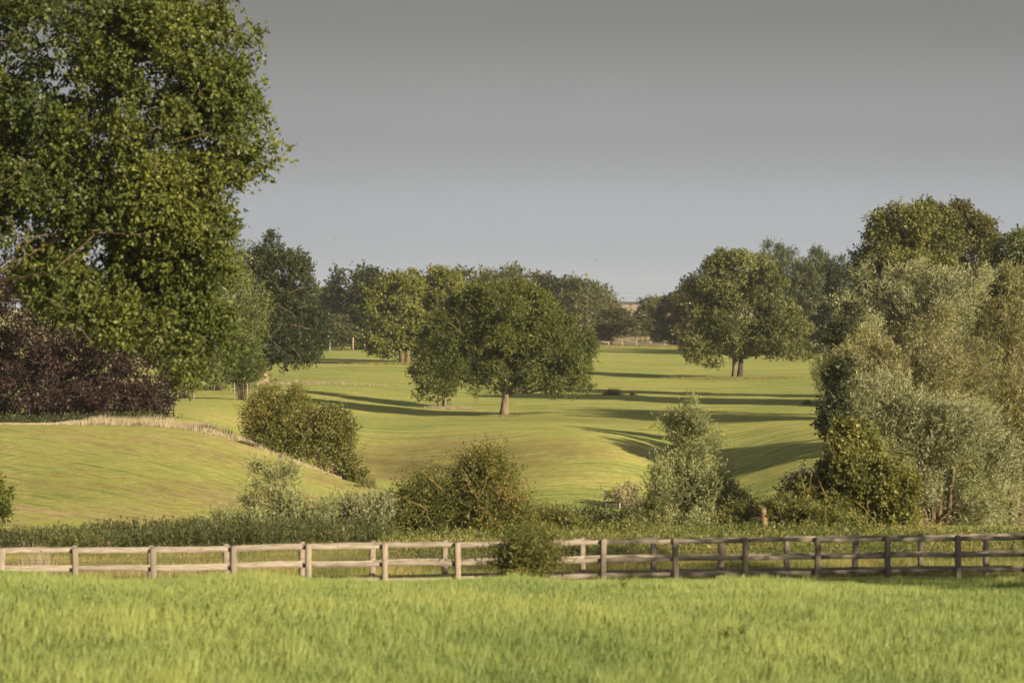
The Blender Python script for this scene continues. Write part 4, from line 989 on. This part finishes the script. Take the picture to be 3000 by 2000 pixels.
def rail_fence(pxs, dy, label, drop, rails_front, seed):
    rr_ = random.Random(seed)
    pts = []
    for px in pxs:                               # on the fence line
        k = (px - 1500) / F
        y_ = (69.2 + dy) / (1 - 0.28 * k); x_ = k * y_
        pts.append((x_, y_))
    tops = [P(px, np.interp(px, [0, 450, 900, 1340, 1766, 2185, 3000, 3300], [1605, 1604, 1593, 1588, 1578.5, 1575, 1566, 1563]) - drop, pts[i][1])[2] for i, px in enumerate(pxs)]
    root = empty("rail_fence", (pts[0][0], pts[0][1], tops[0] - 1.31), label, "fence", "post and rail fences across the foreground")
    o0 = np.array(root.location)
    for i, (x_, y_) in enumerate(pts):
        p = link("post", PM[rr_.randrange(4)], root)
        p.location = (x_ - o0[0], y_ - o0[1], tops[i] - 1.31 - o0[2])
        p.rotation_euler = (rr_.gauss(0, .012), rr_.gauss(0, .012), math.atan(0.28) + rr_.gauss(0, .05))
    off = -0.085 if rails_front else 0.085
    for i in range(len(pts) - 1):
        for k, dz in enumerate((0.085, 0.52, 0.90)):
            a = np.array([*pts[i], tops[i] - dz + rr_.gauss(0, .008)]); b = np.array([*pts[i + 1], tops[i + 1] - dz + rr_.gauss(0, .008)])
            d = b - a; L = np.linalg.norm(d)
            nrm = np.array([-d[1], d[0], 0]) / np.linalg.norm(d[:2])
            o = link("rail", RM[rr_.randrange(8)], root)
            o.location = a + nrm * off - d / L * 0.02 - o0
            o.scale = (L + 0.03, 1, 1)
            o.rotation_euler = (rr_.gauss(0, .02), -math.asin(d[2] / L), math.atan2(d[1], d[0]))
            if not rails_front and k == 0 and i % 2 == 0:
                kn = link("knot", KM, o)
                kn.location = (rr_.uniform(.2, .8), -0.021, rr_.uniform(-.03, .03)); kn.scale = (1 / (L + 0.03), 1, rr_.uniform(.7, 1.3))
    for dz in (0.34,):
        wb = Buf()
        for i in range(len(pts) - 1):
            a = np.array([*pts[i], tops[i] - dz]); b = np.array([*pts[i + 1], tops[i + 1] - dz])
            wb.tube([a - o0 + [0, .1, 0], (a + b) / 2 - o0 + [0, .1, -0.02], b - o0 + [0, .1, 0]], 0.005, 4, cap=False)
        link("wire", wb.mesh("wire", M['wire']), root)
    return root
front_px = [-450, -214, 3, 221, 450, 681, 902, 1128, 1342, 1553, 1766, 1981, 2185, 2394, 2603, 2808, 3010, 3212]
back_px = [-228, -6, 213, 440, 663, 885, 1090, 1303, 1505, 1708, 1915, 2110, 2306, 2505, 2698, 2890, 3085, 3280]
rail_fence(front_px, 0.0, "nearer of two parallel post and rail fences, along the bright grass field", 0, False, 3)
rail_fence(back_px, 2.6, "farther of two parallel post and rail fences, its posts showing beside the nearer ones", 7, True, 4)

# ------------------------------------------------------------------ small things on the meadow
# raised bed with plants
pb_ = G(1836, 190); root = empty("raised_bed", pb_, "timber raised bed of pale dry plants beside the young willow bush", "planter")
for (lo, hi) in (((-1.35, -1.0, -0.2), (1.35, -0.88, 0.34)), ((-1.35, 0.88, -0.2), (1.35, 1.0, 0.34)), ((-1.47, -1.0, -0.2), (-1.352, 1.0, 0.335)), ((1.352, -1.0, -0.2), (1.47, 1.0, 0.335))):
    t = Buf(); t.box(lo, hi); link("sleeper", t.mesh("sleeper", M['sleeper']), root)
for x_ in (-0.5, 0.75):
    t = Buf(); t.box((x_ - .06, -1.07, -0.2), (x_ + .06, -1.003, 0.37)); link("bed_post", t.mesh("bed_post", M['stake_wood']), root)
t = Buf(); t.box((-1.35, -0.88, -0.1), (1.35, 0.88, 0.24)); link("soil", t.mesh("soil", M['soil']), root)
rr_ = np.random.default_rng(77)
C = np.array([[-0.8, 0, 0.65], [0.0, 0.2, 0.8], [0.7, 0, 0.6], [-0.3, -0.5, 0.45], [0.5, -0.5, 0.45]]); Rr = np.array([[.45, .5, .45], [.5, .5, .55], [.45, .5, .45], [.4, .35, .35], [.4, .35, .35]])
M['bed_leaf'] = leaf_mat("bed_leaf", [(0.0, (0.10, 0.09, 0.045)), (0.5, (0.24, 0.21, 0.12)), (1.0, (0.42, 0.37, 0.25))])
me, tw = crown(rr_, C, Rr, 'thorn', 3000, 0.13, 0.4, M['bed_leaf'], 77, name="planting", gap=0.25, lengthen=0.6)
tag(link("planting", me, root), kind='stuff')
# broken dead trunk
b = G(2238, 99); root = empty("dead_trunk", b, "broken pale dead trunk with bare side branches leaning beside the brambles", "tree trunk")
t = Buf(); t.tube(bend(np.random.default_rng(4), np.array([0.10, 0, -0.3]), np.array([-0.05, 0, P(2238, 1485, 99)[2] - b[2]]), 8, 0.05), np.array([.19, .17, .15, .15, .15, .14, .13, .11]), 9)
link("trunk", t.mesh("trunk", M['stump_bark'], True), root)
hz_ = P(2238, 1512, 99)[2] - b[2]
for k, (dx, dz) in enumerate(((-.55, .02), (-.45, -.10), (-.62, -.14), (-.4, .10), (.2, -.25))):
    t = Buf(); t.tube(bend(np.random.default_rng(k), np.array([-0.03, -0.05, hz_ - k * 0.05]), np.array([dx, -.1, hz_ - 0.1 + dz]), 6, 0.12), np.linspace(.03, .01, 6), 5)
    link("branch", t.mesh("branch", M['dark_bark'], True), root)
# old picket panel
b = G(2275, 113); root = empty("picket_fence", b, "short run of dark narrow pickets behind the broken dead trunk", "fence")
zt = P(2275, 1476, 113)[2] - b[2]
for k in range(12):
    t = Buf(); x_ = (k - 6) * 0.062 * 1.0
    t.box((x_ - .016, -.012, -0.2), (x_ + .016, .012, zt + random.Random(k).uniform(-.05, .05))); link("picket", t.mesh("picket", M['sleeper']), root)
for z_ in (zt * 0.45, zt * 0.82):
    t = Buf(); t.box((-.44, .014, z_ - .03), (.40, .04, z_ + .03)); link("picket_rail", t.mesh("picket_rail", M['sleeper']), root)
# loose bare sticks
for k, (pa, pb2, bow) in enumerate((((2292, 1500), (2268, 1442), .18), ((2256, 1478), (2264, 1466), .02))):
    t = Buf(); A_, B_ = P(*pa, 104), P(*pb2, 104); A_[2] -= 0.6 if k == 0 else 0.9
    g = G(pa[0], 104); A_[2] = g[2] - 0.1
    pts_ = bend(np.random.default_rng(k + 40), A_, B_, 8, 0.04) ; pts_[:, 0] += np.linspace(0, 1, 8) * (1 - np.linspace(0, 1, 8)) * bow * 4
    t.tube(pts_ - g, np.linspace(.022, .012, 8), 5); o = link("bare_stick", t.mesh("bare_stick", M['pale_bark'], True)); o.location = g
    tag(o, ("curved bare pale stick standing in the brambles right of the dead trunk", "short bare stick behind the top of the broken dead trunk")[k], "stick")

# stock fence posts in front of the dark woodland
for px, Y, hgt, lab in ((966, 512, 2.1, "thin pale fence post at the wood edge, nearest the dark oak"), (1034, 520, 2.4, "pale fence post at the wood edge, under the dark round tree"),
                        (1068, 522, 2.0, "short grey fence post at the wood edge, close left of the lime trees"), (1218, 422, 2.4, "stout pale post standing between the two lime tree trunks")):
    b = G(px, Y); t = Buf(); t.tube([np.array([0, 0, -0.3]), np.array([0.02, 0, hgt])], [0.13, 0.12] if px != 1218 else [0.17, 0.15], 8)
    o = link("fence_post", t.mesh("fence_post", M['stake_wood'])); o.location = b
    tag(o, lab, "post", "posts along the wood edge")
# white rail beside the sandy track
yt = 601
x0_, x1_ = (1700 - 1500) / F * yt, (1990 - 1500) / F * yt
root = empty("white_rail_fence", (x0_, yt, h1(x0_, yt)), "long low white rail fence beside the far sandy track", "fence")
o0 = np.array(root.location)
prev = None
for k, x_ in enumerate(np.linspace(x0_, x1_, 8)):
    zg = h1(x_, yt); t = Buf(); t.box((x_ - .07 - o0[0], -.05, zg - o0[2] - .3), (x_ + .07 - o0[0], .05, zg - o0[2] + 1.05)); link("post", t.mesh("post", M['white_paint']), root)
    if prev is not None:
        t = Buf(); a = np.array([prev[0], yt - .11, prev[1] + .95]) - o0; b_ = np.array([x_, yt - .11, zg + .95]) - o0
        t.tube([a, b_], 0.04, 6); link("rail", t.mesh("rail", M['white_paint']), root)
    prev = (x_, zg)
# sandy track
pxs = np.linspace(1350, 2050, 40); ys_ = np.linspace(606, 650, 6)
XT = np.array([[(p - 1500) / F * y_ for p in pxs] for y_ in ys_]); YT = np.repeat(ys_[:, None], 40, 1) + 0 * XT
ZT = H(XT.ravel(), YT.ravel()).reshape(XT.shape) + 0.05
sheet("sandy_track", XT, YT, ZT, M['track'])
# soil heap
b = G(1838, 668); rr_ = np.random.default_rng(8)
gx, gy = np.meshgrid(np.linspace(-1, 1, 30), np.linspace(-1, 1, 16))
hz = np.clip(1 - gx ** 2 - gy ** 2, 0, 1) ** 0.6 * (0.7 + 0.6 * vnoise(np.stack([gx.ravel() * 4, gy.ravel() * 2, gx.ravel() * 0], -1), 5).reshape(gx.shape)) * 1.0
o = sheet("soil_heap", gx * 4.6, gy * 2.2, hz * 1.15 - 0.1, M['soil']); o.location = b
tag(o, "low dark heap of soil in front of the far hedge", "soil heap", kind='thing')
# power line across the gap
b = G(1722, 575); root = empty("power_line", b, "thin pole carrying faint wires across the gap between the woods", "power line")
t = Buf(); t.tube([np.array([0, 0, -0.5]), np.array([0, 0, P(1722, 880, 575)[2] - b[2]])], [0.07, 0.05], 8); link("pole", t.mesh("pole", M['bark'], True), root)
for py0, py1, Y1 in ((938, 935, 560), (944, 928, 568), (852, 842, 640), (868, 858, 640), (884, 870, 640)):
    A_, B_ = P(1560 if Y1 < 600 else 1700, py0, Y1), P(2480 if Y1 < 600 else 2120, py1, Y1)
    s_ = np.linspace(0, 1, 14)[:, None]; pts_ = A_ + (B_ - A_) * s_ - np.array([0, 0, 1.0]) * (0.8 * 4 * s_ * (1 - s_)) - b
    t = Buf(); t.tube(pts_, 0.013 if Y1 < 600 else 0.012, 4, cap=False); link("wire", t.mesh("wire", M['wire']), root)
# birds far off
for px, py, Y, lab in ((1747, 763, 300, "tiny dark bird flying above the gap between the woods"), (981, 697, 320, "tiny dark bird flying right of the dark oak's top")):
    t = Buf(); t.tube([np.array([-.2, 0, 0]), np.array([-.05, 0, .03]), np.array([.1, 0, .02]), np.array([.2, 0, 0])], [.02, .06, .05, .015], 6)
    for s_ in (-1, 1):
        t.add([[-.06, 0, .05], [.08, 0, .05], [.02, s_ * .2, .14], [-.05, s_ * .34, .06]], [(0, 1, 2), (0, 2, 3)])
    o = link("bird", t.mesh("bird", M['bird'])); o.location = P(px, py, Y); o.scale = (.55, .55, .55); tag(o, lab, "bird")

# dark weeds standing in the foreground field
for k, (px, py, Y, sz, lab) in enumerate(((474, 1850, 49.5, .15, "dark broad leaved weed in the left half of the foreground field"), (2130, 1842, 51, .09, "small dark weed in the foreground field, right of the middle"),
                                 (2176, 1836, 51.4, .08, "small upright weed close beside another right of the middle of the field"), (1826, 1692, 61.5, .10, "dark tuft at the brow of the field right of the bramble in the fence"))):
    rr_ = np.random.default_rng(k + 60); g = G(px, Y); n = 46
    w_ = sz * 0.8
    pos = np.stack([rr_.normal(0, w_ * .5, n), rr_.normal(0, w_ * .4, n), rr_.uniform(.02, .13 + sz, n)], -1)
    ax = norm(np.stack([rr_.normal(0, .6, n), rr_.normal(0, .6, n), rr_.uniform(.2, 1, n)], -1))
    me = leaves_mesh("weed_plant", pos, ax, norm(rr_.normal(size=(n, 3)) + [0, -.5, .8]), rr_.uniform(.06, .11, n), rr_.uniform(.02, .045, n), rr_.uniform(0.2, .9, n), M['mid_oak_leaf'])
    o = link("weed_plant", me); o.location = g; tag(o, lab, "weed")

# ------------------------------------------------------------------ ground cover nobody could count
rng = np.random.default_rng(21)
def band(px0, px1, f0, f1, n):
    """random points between two distance curves over a range of columns"""
    px = rng.uniform(px0, px1, n); t = rng.random(n)
    Y = np.interp(px, *f0) * (1 - t) + np.interp(px, *f1) * t
    return (px - 1500) / F * Y, Y, px
# bed of nettles and willowherb along the foot of the left hill
n = 5200
x, y, px = band(-350, 1150, ([-350, 1150], [86, 90]), ([-350, 1150], [93, 99]), n)
z = H(x, y); hgt = np.interp(px, [-350, 0, 150, 400, 700, 1150], [0.5, 0.42, 0.58, 0.68, 0.66, 0.62]) * rng.uniform(0.7, 1.1, n) * (0.62 + 0.75 * vnoise(np.stack([x / 1.5, y / 1.5, 0 * x], -1), 33))
tn = 0.6 * (vnoise(np.stack([x / 1.1, y / 1.1, 0 * x], -1), 3) - 0.5)
a = twigs_to_leaves(rng, np.stack([x, y, z], -1), norm(np.stack([rng.normal(0.05, .10, n), rng.normal(0, .1, n), np.ones(n)], -1)), norm(np.stack([rng.normal(size=n), -np.ones(n), 0.3 * np.ones(n)], -1)),
                    hgt, 16, 0.095, 0.3, 0.75, 0.0, 0.018, 0.4, tn)
stuff("nettle_bed", leaves_mesh("nettle_bed", *a, M['nettle_leaf'], single=True), "dense dark bed of nettles and tall weeds along the foot of the left hill", "weeds")
# weeds behind the fences from the hawthorn to the right edge
n = 5600
x, y, px = band(1100, 3400, ([1100, 3400], [80, 84]), ([1100, 3400], [97, 102]), n)
z = H(x, y); hgt = rng.uniform(0.25, 0.5, n) * (0.25 + 1.3 * vnoise(np.stack([x / 2.0, y / 2.0, 0 * x], -1), 19))
tn = 1.0 * (vnoise(np.stack([x / 1.6, y / 1.6, 0 * x], -1), 9) - 0.45)
a = twigs_to_leaves(rng, np.stack([x, y, z], -1), norm(np.stack([rng.normal(0, .3, n), rng.normal(0, .3, n), np.ones(n)], -1)), norm(np.stack([rng.normal(size=n), -np.ones(n), 0.6 * np.ones(n)], -1)),
                    hgt, 16, 0.085, 0.35, 0.9, 0.0, 0.04, 0.5, tn)
stuff("undergrowth", leaves_mesh("undergrowth", *a, M['under_leaf'], single=True), "tangled low undergrowth behind the two fences, right of the hawthorn", "undergrowth")
# rough grass strip behind the fences
n = 70000
x, y, px = band(-350, 3400, ([-350, 3400], [69, 76]), ([-350, 3400], [88, 90]), n)
q = np.stack([x / 1.6, y / 1.6, 0 * x], -1)
stuff("rough_grass", blades("rough_grass", x, y, 0.10 + 0.22 * vnoise(q, 4) ** 2 + 0.05 * rng.random(n), rng.uniform(0.010, 0.022, n), 0.45, np.clip(vnoise(q, 5) * 0.9 + rng.normal(0, .12, n), 0, 1), M['rank_grass'], rng),
      "rough grass strip behind the two fences", "grass")
# tall dry stems by the left end of the fences
n = 420
px = np.where(rng.random(n) < 0.7, rng.normal(105, 26, n), rng.uniform(-60, 640, n)); y = rng.uniform(70, 73, n); x = (px - 1500) / F * y
stuff("dry_stems", blades("dry_stems", x, y, rng.uniform(0.5, 1.32, n) * np.where(np.abs(px - 105) < 60, 1, .55), np.full(n, 0.017), 0.10, rng.uniform(.2, 1, n), M['dry_grass'], rng, two=True), "tall straw coloured grass stems behind the nearer fence's left end", "dry grass")
# pale long grass along the brow of the left hill
n = 30000
x, y, px = band(-300, 1000, ([-300, 400, 560, 760, 900, 1000], [169, 169, 164, 154, 148, 143]), ([-300, 250, 400, 560, 760, 900, 1000], [182, 182, 188, 184, 165, 155, 147]), n)
q = np.stack([x / 2.2, y / 2.2, 0 * x], -1)
stuff("long_grass", blades("long_grass", x, y, (0.3 + 0.5 * vnoise(q, 4)) * np.interp(px, [-300, 160, 300, 620, 760, 1000], [.15, .2, .8, .85, .4, .2]) * (0.35 + 1.1 * vnoise(q * 2.7, 14)), rng.uniform(.03, .05, n), 0.35, np.clip(.3 + vnoise(q, 6) * .7 + rng.normal(0, .1, n), 0, 1), M['dry_grass'], rng, two=False),
      "pale straw coloured long grass along the brow of the left hill in front of the purple beech", "long grass")
# dull weeds under the purple beech
n = 1200
x, y, px = band(-300, 480, ([-300, 480], [186, 188]), ([-300, 480], [194, 192]), n)
a = twigs_to_leaves(rng, np.stack([x, y, H(x, y)], -1), norm(np.stack([rng.normal(0, .2, n), rng.normal(0, .2, n), np.ones(n)], -1)), norm(np.stack([rng.normal(size=n), -np.ones(n), 0.6 * np.ones(n)], -1)), rng.uniform(.2, .8, n), 10, 0.16, 0.35, 0.8, 0, .05)
stuff("weeds", leaves_mesh("weeds", *a, M['dark_leaf'], single=True), "dull weeds in the shade under the purple beech", "weeds")
# dry grass round the far trees and along the far field edge
def fringe(name, label, pts, n, h0, h1_, w, mat, cat="dry grass"):
    X_, Y_ = [], []
    for px, Y, rx, ry in pts:
        m = n // len(pts)
        X_.append((px - 1500) / F * Y + rng.normal(0, rx, m)); Y_.append(Y + rng.normal(0, ry, m))
    x, y = np.concatenate(X_), np.concatenate(Y_)
    stuff(name, blades(name, x, y, rng.uniform(h0, h1_, len(x)), np.full(len(x), w), 0.35, np.clip(rng.normal(.5, .25, len(x)), 0, 1), M[mat], rng), label, cat)
fringe("long_grass", "dry long grass patch round the foot of the sycamore", [(2060, 373, 2.5, 1.7), (2110, 372, 2.3, 1.6), (2200, 373, 2.9, 1.6), (2260, 374, 1.8, 1.2)], 5200, .15, .55, .05, 'rank_grass')
fringe("long_grass", "tawny grass and stalks round the foot of the dark oak", [(800, 327, 1.8, 1.7), (870, 326, 1.9, 1.4), (930, 326, 1.9, 1.1), (760, 329, 1.2, 1.7), (1000, 326, 3.5, .6)], 2600, .08, .5, .045, 'dry_grass')
fringe("long_grass", "rough brown grass under the lime trees", [(1130, 417, 3, 1.4), (1190, 417, 2.5, 1.4), (1240, 418, 2.5, 1.4)], 3600, .15, .5, .06, 'rank_grass')
fringe("long_grass", "bleached grass round the stake cage left of the central oak", [(1302, 286.6, 1.0, .9), (1340, 286.6, .8, .6)], 1500, .12, .4, .035, 'dry_grass')
fringe("long_grass", "thin grass at the foot of the central oak's trunk", [(1466, 264.4, .9, .7)], 900, .1, .35, .03, 'rank_grass')
n = 26000
x, y, px = band(1100, 2560, ([1100, 2560], [588, 588]), ([1100, 2560], [599, 599]), n)
stuff("long_grass", blades("long_grass", x, y, rng.uniform(.2, .5, n), np.full(n, .09), .3, np.clip(rng.normal(.55, .25, n), 0, 1), M['rank_grass'], rng), "brownish grass margin along the far edge of the meadow", "long grass")
n = 26000
x, y, px = band(1500, 2560, ([1500, 2560], [655, 655]), ([1500, 2560], [740, 730]), n)
stuff("dry_grass", blades("dry_grass", x, y, rng.uniform(.5, 1.3, n), np.full(n, .13), .3, np.clip(rng.normal(.5, .25, n), 0, 1), M['dry_grass'], rng), "tawny dry grass bank in front of the far hedge", "dry grass")
# pink flower heads in the nettle bed
for px, py in ((68, 1591), (316, 1590)):
    Y = 86.5; p = P(px, py, Y); g = G(px, Y); t = Buf()
    t.tube([np.array([0, 0, 0]), np.array([0, 0, p[2] - g[2]])], [.008, .006], 4)
    for k in range(9):
        a_ = k * 2.4; c_ = np.array([math.cos(a_) * .02, math.sin(a_) * .02, p[2] - g[2] + .010 * (k - 4)])
        t.tube([c_, c_ + [math.cos(a_) * .02, math.sin(a_) * .02, .03]], [.007, .005], 5)
    o = link("willowherb_flower", t.mesh("willowherb_flower", M['flower'])); o.location = g
    tag(o, "pink flower head among the nettles near the left end of the fences" if px < 100 else "pink flower head among the nettles above the third fence bay from the left", "flower")

# ------------------------------------------------------------------ air
M['haze'], hn, hl, ho = new_mat("haze")
pv = hn.new("ShaderNodeVolumePrincipled")
pv.inputs["Color"].default_value = (0.86, 0.90, 0.95, 1)
pv.inputs["Density"].default_value = 0.00008
pv.inputs["Anisotropy"].default_value = 0.0
hl.new(pv.outputs[0], ho.inputs["Volume"])
t = Buf(); t.box((-2750, -80, ZC - 24), (2750, 3560, ZC + 32))
tag(link("haze", t.mesh("haze", M['haze'])), "thin summer evening haze over the far woodland", "haze", kind='stuff')
